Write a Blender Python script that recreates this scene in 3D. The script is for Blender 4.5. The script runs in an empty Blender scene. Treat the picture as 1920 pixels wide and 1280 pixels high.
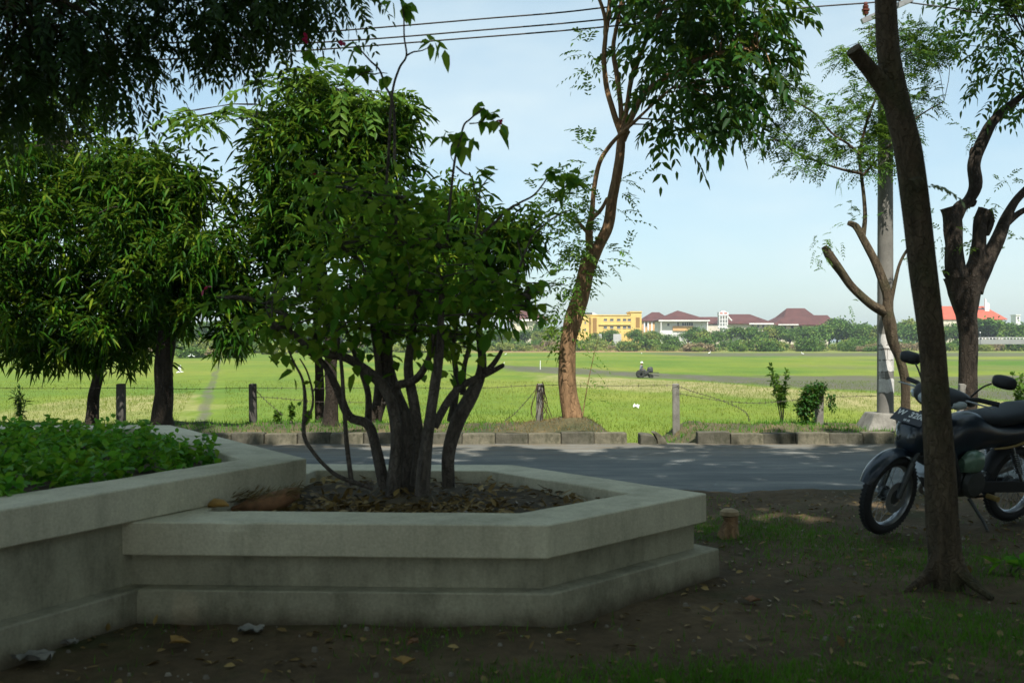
import bpy, bmesh, math, random
import numpy as np
from mathutils import Vector, Matrix, noise

# ------------------------------------------------------------------ camera, sky, sun, exposure
R = math.radians
sc = bpy.context.scene
C = sc.collection
F, CAMZ = 1900.0, 1.34
cam_d = bpy.data.cameras.new('camera'); cam = bpy.data.objects.new('camera', cam_d); C.objects.link(cam)
cam.location = (0, 0, CAMZ); cam.rotation_euler = (R(90), 0, 0)
cam_d.sensor_width = 36.0; cam_d.lens = F / 1920 * 36.0
cam_d.clip_start = 0.05; cam_d.clip_end = 6000
cam_d.dof.use_dof = True; cam_d.dof.focus_distance = 40.0; cam_d.dof.aperture_fstop = 5.0
sc.camera = cam

SUN_EL, SUN_AZ = R(55), R(172)          # azimuth measured from +Y towards +X: the sun stands behind the camera
w = bpy.data.worlds.new("World"); sc.world = w; w.use_nodes = True
nt = w.node_tree; bg = nt.nodes['Background']
sky = nt.nodes.new('ShaderNodeTexSky'); sky.sky_type = 'NISHITA'; sky.sun_disc = False
sky.sun_elevation = SUN_EL; sky.sun_rotation = SUN_AZ
sky.air_density = 1.0; sky.dust_density = 1.2; sky.ozone_density = 1.3
tc = nt.nodes.new('ShaderNodeTexCoord'); mp = nt.nodes.new('ShaderNodeMapping')
mp.inputs['Scale'].default_value = (1.0, 1.0, 3.2)
cn = nt.nodes.new('ShaderNodeTexNoise'); cn.inputs['Scale'].default_value = 2.3; cn.inputs['Detail'].default_value = 5
cr = nt.nodes.new('ShaderNodeMapRange'); cr.inputs['From Min'].default_value = .44; cr.inputs['From Max'].default_value = .72
cr.inputs['To Min'].default_value = .0; cr.inputs['To Max'].default_value = .62
cm = nt.nodes.new('ShaderNodeMix'); cm.data_type = 'RGBA'; cm.inputs[7].default_value = (5.1, 5.75, 5.7, 1)
hm_ = nt.nodes.new('ShaderNodeMix'); hm_.data_type = 'RGBA'; hm_.inputs[0].default_value = .42; hm_.inputs[7].default_value = (3.3, 4.75, 5.05, 1)
nt.links.new(tc.outputs['Generated'], mp.inputs[0]); nt.links.new(mp.outputs[0], cn.inputs[0]); nt.links.new(cn.outputs[0], cr.inputs[0])
nt.links.new(cr.outputs[0], cm.inputs[0]); nt.links.new(sky.outputs[0], hm_.inputs[6]); nt.links.new(hm_.outputs[2], cm.inputs[6]); nt.links.new(cm.outputs[2], bg.inputs[0])
bg.inputs[1].default_value = 0.095

sd = bpy.data.lights.new('sun', 'SUN'); sd.energy = 3.9; sd.angle = R(0.5); sd.color = (1.0, .95, .86)
sun = bpy.data.objects.new('sun', sd); C.objects.link(sun)
sdir = Vector((math.sin(SUN_AZ) * math.cos(SUN_EL), math.cos(SUN_AZ) * math.cos(SUN_EL), math.sin(SUN_EL)))
sun.rotation_euler = (-sdir).to_track_quat('-Z', 'Y').to_euler()
sun.location = sdir * 60
vs = sc.view_settings; vs.view_transform = 'Standard'; vs.look = 'None'; vs.exposure = 0.92; vs.gamma = 1.0
sc.cycles.max_bounces = 7; sc.cycles.diffuse_bounces = 3; sc.cycles.glossy_bounces = 2
sc.cycles.transmission_bounces = 3; sc.cycles.transparent_max_bounces = 4
sc.cycles.use_denoising = True
sc.cycles.sample_clamp_indirect = 6

# ------------------------------------------------------------------ helpers
rng = np.random.default_rng(11); random.seed(11)
def P(px, py, d):
    return Vector(((px - 960) * d / F, d, CAMZ - (py - 640) * d / F))
def tag(o, label=None, cat=None, group=None, kind=None):
    if label: o['label'] = label
    if cat: o['category'] = cat
    if group: o['group'] = group
    if kind: o['kind'] = kind
    return o
def empty(name, loc, label, cat, group=None, rot=(0, 0, 0)):
    o = bpy.data.objects.new(name, None); C.objects.link(o); o.location = loc; o.rotation_euler = rot
    o.empty_display_size = .1
    return tag(o, label, cat, group)
def link(name, me, mat, parent=None, smooth=False):
    o = bpy.data.objects.new(name, me); C.objects.link(o)
    if mat is not None: me.materials.append(mat)
    if smooth: me.polygons.foreach_set('use_smooth', [True] * len(me.polygons))
    if parent is not None: o.parent = parent
    return o
def npmesh(name, V, Q):
    """V (n,3) array, Q (m,k) array of faces with k corners"""
    me = bpy.data.meshes.new(name); V = np.asarray(V, dtype=np.float32); Q = np.asarray(Q, dtype=np.int32)
    m, k = Q.shape
    me.vertices.add(len(V)); me.vertices.foreach_set('co', V.ravel())
    me.loops.add(m * k); me.loops.foreach_set('vertex_index', Q.ravel())
    me.polygons.add(m); me.polygons.foreach_set('loop_start', np.arange(0, m * k, k, dtype=np.int32))
    me.polygons.foreach_set('loop_total', np.full(m, k, dtype=np.int32))
    me.update(calc_edges=True); me.validate()
    return me
def bevel(o, wdt=.01, seg=2):
    b = o.modifiers.new('edge', 'BEVEL'); b.width = wdt; b.segments = seg; b.limit_method = 'ANGLE'; b.angle_limit = R(40)
    return o

class MB:
    def __init__(s): s.v = []; s.f = []
    def add(s, vs, fs):
        o = len(s.v); s.v += [tuple(v) for v in vs]; s.f += [tuple(i + o for i in f) for f in fs]; return s
    def box(s, c, size, M=None):
        x, y, z = [a / 2 for a in size]; vs = [Vector((i * x, j * y, k * z)) for k in (-1, 1) for j in (-1, 1) for i in (-1, 1)]
        if M is not None: vs = [M @ v for v in vs]
        c = Vector(c)
        return s.add([v + c for v in vs], [(0, 2, 3, 1), (4, 5, 7, 6), (0, 1, 5, 4), (2, 6, 7, 3), (0, 4, 6, 2), (1, 3, 7, 5)])
    def hexa(s, pts):   # 8 points: bottom ring of four, top ring of four
        return s.add(pts, [(3, 2, 1, 0), (4, 5, 6, 7), (0, 1, 5, 4), (1, 2, 6, 5), (2, 3, 7, 6), (3, 0, 4, 7)])
    def tube(s, pts, rad, n=8, cap=True, wob=0.0, flare=None):
        pts = [Vector(p) for p in pts]; N = len(pts)
        if not hasattr(rad, '__len__'): rad = [rad] * N
        t0 = (pts[1] - pts[0]).normalized(); ref = Vector((0, 0, 1)) if abs(t0.z) < .9 else Vector((0, 1, 0))
        u = t0.cross(ref).normalized(); o = len(s.v)
        for i, p in enumerate(pts):
            t = (pts[min(i + 1, N - 1)] - pts[max(i - 1, 0)]).normalized()
            u = (u - t * u.dot(t)).normalized(); v = t.cross(u)
            for k in range(n):
                a = 2 * math.pi * k / n; r = rad[i]
                if wob: r *= 1 + wob * noise.noise((p.x * 3 + math.cos(a) * 1.3, p.y * 3 + math.sin(a) * 1.3, p.z * 2.6))
                s.v.append(tuple(p + (u * math.cos(a) + v * math.sin(a)) * r))
        for i in range(N - 1):
            for k in range(n):
                a, b = o + i * n + k, o + i * n + (k + 1) % n
                s.f.append((a, b, b + n, a + n))
        if cap:
            s.f.append(tuple(o + k for k in range(n))[::-1]); s.f.append(tuple(o + (N - 1) * n + k for k in range(n)))
        return s
    def prism(s, poly, z0, z1):
        n = len(poly)
        s.add([(x, y, z0) for x, y in poly] + [(x, y, z1) for x, y in poly],
              [tuple(range(n))[::-1], tuple(range(n, 2 * n))] + [(i, (i + 1) % n, n + (i + 1) % n, n + i) for i in range(n)])
        return s
    def ring(s, outer, inner, z0, z1):
        n = len(outer)
        vs = [(x, y, z0) for x, y in outer] + [(x, y, z1) for x, y in outer] + [(x, y, z0) for x, y in inner] + [(x, y, z1) for x, y in inner]
        fs = []
        for i in range(n):
            j = (i + 1) % n
            fs += [(i, j, n + j, n + i), (n + i, n + j, 3 * n + j, 3 * n + i), (3 * n + i, 3 * n + j, 2 * n + j, 2 * n + i), (2 * n + i, 2 * n + j, j, i)]
        return s.add(vs, fs)
    def lathe(s, prof, c=(0, 0, 0), axis='Z', n=24, closed=False):
        c = Vector(c); o = len(s.v); m = len(prof)
        for r, h in prof:
            for k in range(n):
                a = 2 * math.pi * k / n; p = Vector((r * math.cos(a), r * math.sin(a), h))
                if axis == 'Y': p = Vector((p.x, p.z, p.y))
                if axis == 'X': p = Vector((p.z, p.x, p.y))
                s.v.append(tuple(c + p))
        for i in range(m if closed else m - 1):
            for k in range(n):
                a, b = o + i * n + k, o + i * n + (k + 1) % n; a2, b2 = o + ((i + 1) % m) * n + k, o + ((i + 1) % m) * n + (k + 1) % n
                s.f.append((a, b, b2, a2))
        if not closed:
            s.f.append(tuple(o + k for k in range(n))[::-1]); s.f.append(tuple(o + (m - 1) * n + k for k in range(n)))
        return s
    def loft(s, secs, n=16, p=2.5, axis='X'):
        """secs: (x, y, z, half_width, half_height); superellipse sections across axis X"""
        o = len(s.v)
        for x, y, z, hw, hh in secs:
            for k in range(n):
                a = 2 * math.pi * k / n; ca, sa = math.cos(a), math.sin(a)
                e = 2 / p; dy = hw * math.copysign(abs(ca) ** e, ca); dz = hh * math.copysign(abs(sa) ** e, sa)
                s.v.append((x, y + dy, z + dz))
        N = len(secs)
        for i in range(N - 1):
            for k in range(n):
                a, b = o + i * n + k, o + i * n + (k + 1) % n; s.f.append((a, b, b + n, a + n))
        s.f.append(tuple(o + k for k in range(n))[::-1]); s.f.append(tuple(o + (N - 1) * n + k for k in range(n)))
        return s
    def xform(s, M): s.v = [tuple(M @ Vector(v)) for v in s.v]; return s
    def build(s, name, mat, parent=None, smooth=False):
        me = bpy.data.meshes.new(name); me.from_pydata(s.v, [], s.f); me.validate()
        bm = bmesh.new(); bm.from_mesh(me); bmesh.ops.recalc_face_normals(bm, faces=bm.faces); bm.to_mesh(me); bm.free()
        o = link(name, me, mat, parent, smooth)
        if smooth:
            try: me.set_sharp_from_angle(angle=R(42))
            except Exception: pass
        return o

def smooth_path(pts, rad, k=5):
    pts = [Vector(p) for p in pts]; out, ro = [], []
    N = len(pts)
    for i in range(N - 1):
        p0, p1, p2, p3 = pts[max(i - 1, 0)], pts[i], pts[i + 1], pts[min(i + 2, N - 1)]
        for j in range(k):
            t = j / k
            out.append(.5 * ((2 * p1) + (p2 - p0) * t + (2 * p0 - 5 * p1 + 4 * p2 - p3) * t * t + (3 * p1 - p0 - 3 * p2 + p3) * t ** 3))
            ro.append(rad[i] * (1 - t) + rad[i + 1] * t)
    out.append(pts[-1]); ro.append(rad[-1])
    return out, ro

# ------------------------------------------------------------------ materials
def nodes(name):
    m = bpy.data.materials.new(name); m.use_nodes = True; t = m.node_tree
    return m, t, t.nodes['Principled BSDF'], t.nodes['Material Output']
def ramp(t, fac, stops):
    r = t.nodes.new('ShaderNodeValToRGB'); el = r.color_ramp.elements
    while len(el) < len(stops): el.new(.5)
    for e, (p, c) in zip(el, stops): e.position = p; e.color = (*c, 1)
    t.links.new(fac, r.inputs[0]); return r.outputs[0]
def tex(t, scale, detail=4, rough=.6, stretch=None, dist=0.0):
    n = t.nodes.new('ShaderNodeTexNoise'); n.inputs['Scale'].default_value = scale; n.inputs['Detail'].default_value = detail
    n.inputs['Roughness'].default_value = rough; n.inputs['Distortion'].default_value = dist
    c = t.nodes.new('ShaderNodeTexCoord')
    if stretch:
        m = t.nodes.new('ShaderNodeMapping'); m.inputs['Scale'].default_value = stretch
        t.links.new(c.outputs['Object'], m.inputs[0]); t.links.new(m.outputs[0], n.inputs[0])
    else: t.links.new(c.outputs['Object'], n.inputs[0])
    return n.outputs[0]
def mixc(t, f, a, b, mode='MIX'):
    m = t.nodes.new('ShaderNodeMix'); m.data_type = 'RGBA'; m.blend_type = mode
    for v, i in ((f, 0), (a, 6), (b, 7)):
        if hasattr(v, 'is_linked') or hasattr(v, 'links'): t.links.new(v, m.inputs[i])
        elif isinstance(v, tuple): m.inputs[i].default_value = (*v, 1)
        else: m.inputs[i].default_value = v
    return m.outputs[2]
def bump(t, h, dist, strength, bsdf):
    b = t.nodes.new('ShaderNodeBump'); b.inputs['Distance'].default_value = dist; b.inputs['Strength'].default_value = strength
    t.links.new(h, b.inputs['Height']); t.links.new(b.outputs[0], bsdf.inputs['Normal'])
def mat_plain(name, col, rough=.5, metal=0., var=.25, scale=8, coat=0.):
    m, t, b, _ = nodes(name)
    n = tex(t, scale, 5)
    c = ramp(t, n, [(.3, tuple(x * (1 - var) for x in col)), (.7, tuple(min(1, x * (1 + var)) for x in col))])
    t.links.new(c, b.inputs['Base Color']); b.inputs['Roughness'].default_value = rough; b.inputs['Metallic'].default_value = metal
    if coat: b.inputs['Coat Weight'].default_value = coat; b.inputs['Coat Roughness'].default_value = .12
    return m
def mat_concrete(name, a, b_, stain=(.05, .048, .04), stain_amt=.55, rough=.92, scale=1.6, grain=70, bumpd=.004, splash=False):
    m, t, b, _ = nodes(name)
    c = ramp(t, tex(t, scale, 8, .65), [(.28, a), (.72, b_)])
    s = ramp(t, tex(t, scale * 1.7, 6, .7, (1, 1, .45)), [(.48, (0, 0, 0)), (.74, (stain_amt,) * 3)])
    c = mixc(t, s, c, stain)
    k = ramp(t, tex(t, 9, 5, .7, (1, 1, .06)), [(.5, (0, 0, 0)), (.72, (.28,) * 3)]); c = mixc(t, k, c, tuple(x * .45 for x in a))
    if splash:
        co = t.nodes.new('ShaderNodeTexCoord'); sx = t.nodes.new('ShaderNodeSeparateXYZ'); t.links.new(co.outputs['Object'], sx.inputs[0])
        jn = t.nodes.new('ShaderNodeMath'); jn.operation = 'MULTIPLY_ADD'; jn.inputs[1].default_value = -.16; t.links.new(tex(t, 5, 5, .7), jn.inputs[0]); t.links.new(sx.outputs['Z'], jn.inputs[2])
        mr = t.nodes.new('ShaderNodeMapRange'); mr.inputs['From Min'].default_value = .0; mr.inputs['From Max'].default_value = -.09; mr.inputs['To Max'].default_value = .8
        t.links.new(jn.outputs[0], mr.inputs[0]); c = mixc(t, mr.outputs[0], c, (.075, .055, .032))
    g = tex(t, grain, 3, .7)
    c = mixc(t, .35, c, ramp(t, g, [(.3, (.35, .35, .35)), (.7, (.75, .75, .75))]), 'OVERLAY')
    t.links.new(c, b.inputs['Base Color']); b.inputs['Roughness'].default_value = rough
    b.inputs['Specular IOR Level'].default_value = .25
    bump(t, g, bumpd, .6, b)
    return m
def mat_bark(name, a, b_, scale=9, moss=None):
    m, t, b, _ = nodes(name)
    n = tex(t, scale, 8, .7, (1, 1, .28)); n2 = tex(t, scale * 4, 4, .7, (1, 1, .5))
    c = ramp(t, n, [(.3, a), (.68, b_)])
    c = mixc(t, .5, c, ramp(t, n2, [(.3, (.25, .25, .25)), (.7, (.8, .8, .8))]), 'OVERLAY')
    if moss:
        mk = ramp(t, tex(t, 2.2, 4), [(.5, (0, 0, 0)), (.68, (.6, .6, .6))]); c = mixc(t, mk, c, moss)
    t.links.new(c, b.inputs['Base Color']); b.inputs['Roughness'].default_value = .9; b.inputs['Specular IOR Level'].default_value = .2
    vo = t.nodes.new('ShaderNodeTexVoronoi'); vo.feature = 'DISTANCE_TO_EDGE'; vo.inputs['Scale'].default_value = scale * 2.2
    vm = t.nodes.new('ShaderNodeMapping'); vm.inputs['Scale'].default_value = (1, 1, .11); vt = t.nodes.new('ShaderNodeTexCoord'); t.links.new(vt.outputs['Object'], vm.inputs[0])
    vd = t.nodes.new('ShaderNodeMix'); vd.data_type = 'VECTOR'; vd.inputs[0].default_value = .12; t.links.new(vm.outputs[0], vd.inputs[4]); vn = t.nodes.new('ShaderNodeTexNoise'); vn.inputs['Scale'].default_value = scale; t.links.new(vt.outputs['Object'], vn.inputs[0]); t.links.new(vn.outputs[1], vd.inputs[5]); t.links.new(vd.outputs[1], vo.inputs[0])
    ck = t.nodes.new('ShaderNodeMapRange'); ck.inputs['From Max'].default_value = .12; t.links.new(vo.outputs['Distance'], ck.inputs[0])
    hs = t.nodes.new('ShaderNodeMath'); hs.operation = 'MULTIPLY_ADD'; hs.inputs[1].default_value = .35; t.links.new(ck.outputs[0], hs.inputs[0]); t.links.new(n, hs.inputs[2])
    c = mixc(t, .15, c, ramp(t, ck.outputs[0], [(0, (.25, .25, .25)), (.8, (.55, .55, .55))]), 'OVERLAY'); t.links.new(c, b.inputs['Base Color'])
    bump(t, hs.outputs[0], .02, 1.0, b)
    return m
def mat_leaf(name, cols, trans=.35, rough=.42, clump=1.4, tcol=None, spec=.15, rw=.34):
    """cols: dark, mid, light leaf colours: every leaf takes its own, and whole twigs lean darker or lighter"""
    m, t, b, out = nodes(name)
    g = t.nodes.new('ShaderNodeNewGeometry'); rnd = g.outputs['Random Per Island']
    n = tex(t, clump, 3)
    md = t.nodes.new('ShaderNodeMath'); md.operation = 'MULTIPLY_ADD'; md.inputs[1].default_value = rw; md.inputs[2].default_value = -.05
    t.links.new(rnd, md.inputs[0])
    ad = t.nodes.new('ShaderNodeMath'); ad.operation = 'MULTIPLY_ADD'; ad.inputs[1].default_value = 1.2
    t.links.new(n, ad.inputs[0]); t.links.new(md.outputs[0], ad.inputs[2])
    k = len(cols); c = ramp(t, ad.outputs[0], [(.44 + .56 * i / (k - 1), cols[i]) for i in range(k)])
    t.links.new(c, b.inputs['Base Color']); b.inputs['Roughness'].default_value = rough; b.inputs['Specular IOR Level'].default_value = spec
    tr = t.nodes.new('ShaderNodeBsdfTranslucent'); mx = t.nodes.new('ShaderNodeMixShader'); mx.inputs[0].default_value = trans
    t.links.new(mixc(t, .6, c, tcol or (.20, .30, .03)), tr.inputs[0])
    t.links.new(b.outputs[0], mx.inputs[1]); t.links.new(tr.outputs[0], mx.inputs[2]); t.links.new(mx.outputs[0], out.inputs[0])
    return m

M = {}
M['concrete'] = mat_concrete('planter_concrete', (.45, .415, .30), (.60, .56, .41), stain=(.17, .16, .105), stain_amt=.5)  # coping kept paler than the wall to stand for skylight on top
M['wallconc'] = mat_concrete('planter_wall_concrete', (.27, .25, .175), (.38, .355, .25), stain=(.06, .058, .035), stain_amt=.8, splash=True)  # darker than the coping for the recess shade, plus stains and soil splash
M['kerbpale'] = mat_concrete('kerb_pale', (.075, .07, .05), (.21, .19, .135), stain=(.035, .038, .02), stain_amt=1, scale=5, grain=35, bumpd=.012)
M['kerbdark'] = mat_concrete('kerb_dark', (.05, .048, .035), (.14, .13, .10), stain=(.03, .034, .018), stain_amt=1, scale=5, grain=35, bumpd=.012)
M['post'] = mat_concrete('post_concrete', (.13, .125, .11), (.26, .25, .22), stain=(.05, .05, .035), stain_amt=.7, scale=5)
M['postdark'] = mat_concrete('post_dark', (.06, .055, .05), (.13, .12, .105), stain=(.04, .04, .03), stain_amt=.8, scale=5)
M['polec'] = mat_concrete('pole_concrete', (.14, .135, .12), (.23, .22, .195), stain=(.07, .066, .055), stain_amt=.4, scale=2.5)
M['whitewash'] = mat_concrete('whitewash', (.5, .49, .46), (.72, .70, .66), stain=(.25, .23, .2), stain_amt=.7, scale=7)
M['barkA'] = mat_bark('bark_brown', (.12, .072, .038), (.33, .20, .105), 7)
M['barkD'] = mat_bark('bark_dark', (.016, .013, .010), (.055, .043, .032), 9)
M['barkF'] = mat_bark('bark_near', (.04, .03, .02), (.125, .095, .06), 13, moss=(.05, .06, .022))
M['barkS'] = mat_bark('bark_shrub', (.05, .042, .034), (.16, .135, .11), 14)
M['twig'] = mat_bark('twig', (.05, .05, .035), (.13, .125, .09), 20)
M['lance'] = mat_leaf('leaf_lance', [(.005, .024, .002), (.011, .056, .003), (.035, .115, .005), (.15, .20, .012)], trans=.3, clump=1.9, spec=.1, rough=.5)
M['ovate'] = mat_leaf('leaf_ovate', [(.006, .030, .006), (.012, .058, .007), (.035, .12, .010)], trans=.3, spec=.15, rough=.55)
M['light'] = mat_leaf('leaf_light', [(.05, .12, .02), (.09, .19, .025), (.17, .27, .04)], trans=.45)
M['fine'] = mat_leaf('leaf_fine', [(.03, .09, .02), (.06, .15, .025), (.11, .21, .03)], trans=.4)
M['canopy'] = mat_leaf('leaf_canopy', [(.10, .15, .06), (.15, .21, .08), (.20, .26, .10)], trans=.65, tcol=(.46, .52, .30))  # for the unseen crowns: pale and translucent, brightened to fill the shade
M['neem'] = mat_leaf('leaf_neem', [(.008, .025, .007), (.016, .045, .010), (.03, .07, .014)], trans=.22)
M['boug'] = mat_leaf('leaf_bougainvillea', [(.02, .085, .006), (.05, .18, .012), (.095, .27, .018), (.22, .34, .03)], trans=.55, clump=3, spec=.15, rough=.55, rw=.6)
M['cover'] = mat_leaf('leaf_cover', [(.025, .12, .006), (.06, .27, .012), (.12, .38, .018), (.28, .45, .03)], trans=.45, clump=4)
M['vine'] = mat_leaf('leaf_vine', [(.012, .05, .010), (.03, .10, .016), (.06, .14, .02)], trans=.3, clump=4)
M['bract'] = mat_leaf('bract_red', [(.3, .01, .05), (.5, .03, .1)], tcol=(.5, .02, .08))
M['far'] = mat_leaf('leaf_far', [(.045, .11, .022), (.10, .19, .03), (.20, .27, .05)], trans=.2, clump=.25, tcol=(.12, .2, .03), spec=.1)
M['far2'] = mat_leaf('leaf_far_pale', [(.13, .18, .035), (.22, .27, .05), (.33, .33, .09)], trans=.2, clump=.25, tcol=(.2, .25, .06), spec=.1)
M['fardry'] = mat_leaf('leaf_far_dry', [(.17, .14, .08), (.26, .20, .11), (.34, .26, .14)], trans=.15, clump=.3, tcol=(.25, .18, .08), spec=.1)
M['litter'] = mat_leaf('dry_leaf', [(.07, .045, .016), (.18, .12, .042), (.38, .27, .095)], trans=.15, clump=3, tcol=(.25, .15, .04))
M['grass'] = mat_leaf('grass_blade', [(.035, .12, .010), (.06, .20, .014), (.11, .28, .02)], trans=.35, clump=2)
M['grassdry'] = mat_leaf('grass_dry', [(.12, .085, .035), (.2, .15, .06), (.30, .22, .09)], trans=.25, clump=2, tcol=(.3, .22, .07))
M['fieldblade'] = mat_leaf('field_blade', [(.08, .125, .012), (.128, .172, .016), (.20, .22, .035)], trans=.35, clump=.12, tcol=(.22, .27, .03), spec=.15)

def mat_ground():
    m, t, b, _ = nodes('dirt')
    n = tex(t, 1.1, 8, .65); n2 = tex(t, 9, 6, .75); n3 = tex(t, 60, 3, .7)
    c = ramp(t, n, [(.3, (.060, .042, .022)), (.55, (.105, .075, .042)), (.75, (.16, .12, .07))])
    c = mixc(t, .55, c, ramp(t, n2, [(.3, (.22, .22, .22)), (.7, (.8, .8, .8))]), 'OVERLAY')
    g = ramp(t, tex(t, .8, 5, .7), [(.52, (0, 0, 0)), (.68, (.75, .75, .75))]); c = mixc(t, g, c, (.035, .05, .016))
    t.links.new(c, b.inputs['Base Color']); b.inputs['Roughness'].default_value = .97; b.inputs['Specular IOR Level'].default_value = .15
    bump(t, n2, .03, .8, b); return m
def mat_road():
    m, t, b, _ = nodes('asphalt')
    n = tex(t, 1.1, 8, .75, (.35, 1.6, 1)); n3 = tex(t, 90, 3, .8); n2 = tex(t, 4, 7, .75, (.35, 1, 1))
    c = ramp(t, n, [(.3, (.065, .075, .078)), (.5, (.125, .138, .135)), (.68, (.24, .24, .215))])
    c = mixc(t, .45, c, ramp(t, n3, [(.3, (.28, .28, .28)), (.7, (.75, .75, .75))]), 'OVERLAY')
    # sand washed up against the far kerb
    co = t.nodes.new('ShaderNodeTexCoord'); sx = t.nodes.new('ShaderNodeSeparateXYZ'); t.links.new(co.outputs['Object'], sx.inputs[0])
    mr = t.nodes.new('ShaderNodeMapRange'); mr.inputs['From Min'].default_value = 10.9; mr.inputs['From Max'].default_value = 13.0
    t.links.new(sx.outputs['Y'], mr.inputs[0]); mu = t.nodes.new('ShaderNodeMath'); mu.operation = 'MULTIPLY'; t.links.new(mr.outputs[0], mu.inputs[0])
    k = ramp(t, n2, [(.35, (0, 0, 0)), (.62, (1, 1, 1))]); t.links.new(k, mu.inputs[1])
    c = mixc(t, mu.outputs[0], c, (.15, .125, .085))
    t.links.new(c, b.inputs['Base Color']); b.inputs['Roughness'].default_value = .85; b.inputs['Specular IOR Level'].default_value = .3
    bump(t, n3, .006, .6, b); return m
def mat_field():
    m, t, b, _ = nodes('rice_field')
    a = t.nodes.new('ShaderNodeVertexColor'); a.layer_name = 'cover'
    sp = t.nodes.new('ShaderNodeSeparateColor'); t.links.new(a.outputs[0], sp.inputs[0])
    n = tex(t, .05, 6, .65, (.6, .45, 1)); n2 = tex(t, .6, 6, .75, (1, .35, 1)); n3 = tex(t, 3.5, 4, .75, (1, .5, 1))
    g = ramp(t, n, [(.32, (.062, .135, .016)), (.5, (.128, .18, .019)), (.62, (.17, .197, .028)), (.72, (.225, .222, .055))])
    g = mixc(t, .35, g, ramp(t, n2, [(.3, (.3, .3, .3)), (.7, (.72, .72, .72))]), 'OVERLAY')
    g = mixc(t, .3, g, ramp(t, n3, [(.3, (.3, .3, .3)), (.7, (.72, .72, .72))]), 'OVERLAY')
    def edge(ch, lo, hi, nn):
        ad = t.nodes.new('ShaderNodeMath'); ad.operation = 'ADD'; t.links.new(sp.outputs[ch], ad.inputs[0]); t.links.new(nn, ad.inputs[1])
        mr = t.nodes.new('ShaderNodeMapRange'); mr.inputs['From Min'].default_value = lo; mr.inputs['From Max'].default_value = hi
        t.links.new(ad.outputs[0], mr.inputs[0]); return mr.outputs[0]
    dry = ramp(t, n2, [(.3, (.19, .185, .06)), (.7, (.32, .28, .125))])
    c = mixc(t, edge(1, .75, 1.35, n2), g, dry)
    soil = ramp(t, n2, [(.3, (.22, .13, .06)), (.7, (.32, .21, .10))]); c = mixc(t, edge(2, .85, 1.25, n2), c, soil)
    mud = ramp(t, n2, [(.3, (.06, .06, .042)), (.7, (.125, .118, .085))]); c = mixc(t, edge(0, .8, 1.2, n2), c, mud)
    t.links.new(c, b.inputs['Base Color']); b.inputs['Roughness'].default_value = .9; b.inputs['Specular IOR Level'].default_value = .15
    bump(t, n2, .35, .7, b); return m
M['dirt'] = mat_ground(); M['road'] = mat_road(); M['field'] = mat_field()
M['soil'] = mat_concrete('planter_soil', (.045, .034, .022), (.11, .085, .05), stain=(.03, .03, .012), scale=6, grain=30, bumpd=.03)
def mat_verge():
    m, t, b, _ = nodes('verge_soil')
    c = ramp(t, tex(t, 1.3, 6, .7), [(.35, (.04, .05, .018)), (.55, (.10, .085, .04)), (.72, (.20, .14, .065))])
    n2 = tex(t, 12, 5, .75); c = mixc(t, .5, c, ramp(t, n2, [(.3, (.25, .25, .25)), (.7, (.78, .78, .78))]), 'OVERLAY')
    t.links.new(c, b.inputs['Base Color']); b.inputs['Roughness'].default_value = .95; bump(t, n2, .04, .8, b); return m
M['verge'] = mat_verge()
# ------------------------------------------------------------------ the setting
FZ = -2.0                                     # the rice field lies two metres below the road
def fbm(x, y, s=1.0): return noise.fractal((x * s, y * s, 3.7), 1.0, 2.0, 4)
def gap(x):                                   # the drain gap through the verge
    return max(0.0, 1 - max(0.0, abs(x - 1.78) - .16) / .62)
def verge_h(x, y):
    base = .125 + .05 * min(1, max(0, (y - 13.4) / .7)) + .035 * fbm(x, y, 1.1) + .02 * fbm(x, y, 4)
    base += .13 * math.exp(-(((x - .85) / .5) ** 2 + ((y - 14.05) / .5) ** 2))
    g = gap(x); base -= (.30 + .06 * fbm(x, y, 2)) * (g * g * (3 - 2 * g))
    if y > 14.55: base -= (y - 14.55) * .42
    return base
def grid(name, xs, ys, hf, mat, kind='structure'):
    V = [(x, y, hf(x, y)) for y in ys for x in xs]; n = len(xs)
    Q = [(j * n + i, j * n + i + 1, (j + 1) * n + i + 1, (j + 1) * n + i) for j in range(len(ys) - 1) for i in range(n - 1)]
    me = npmesh(name, V, Q); o = link(name, me, mat, None, True); tag(o, kind=kind); return o
def ground_h(x, y):
    return .018 * fbm(x, y, 1.3) + .012 * fbm(x, y, 5) - .014
xs = np.concatenate([np.linspace(-60, -7, 20), np.arange(-6.8, 6.9, .08), np.linspace(7, 60, 20)])
ys = np.concatenate([np.linspace(-60, -1, 24), np.arange(-.5, 9.7, .075), [10.2]])
def near_edge(x, y):
    k = min(1, max(0, (y - 8.5) / .35)); h = ground_h(x, y) * (1 - k) + k * (.004 + .012 * fbm(x, y, 2.2) + .008 * fbm(x, y, 8))
    return h - max(0, y - 9.15) * .16
grid('ground', xs, ys, near_edge, M['dirt'])
def road_edge(x): return 8.93 + .10 * fbm(x, 2, .8) + .05 * fbm(x, 7, 3)
rx = np.concatenate([np.linspace(-90, -9, 30), np.arange(-8.8, 9, .15), np.linspace(9.2, 90, 30)])
V = []; Q = []
rows = 7
for i, x in enumerate(rx):
    e = road_edge(x)
    for j in range(rows): tt = (0, .03, .06, .2, .5, .8, 1)[j]; V.append((x, e + (13.36 - e) * tt, (-.03, -.004, .006, .01, .014, .01, .004)[j]))
for i in range(len(rx) - 1):
    for j in range(rows - 1): Q.append((i * rows + j, (i + 1) * rows + j, (i + 1) * rows + j + 1, i * rows + j + 1))
tag(link('road', npmesh('road', V, Q), M['road'], None, True), kind='structure')
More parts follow.
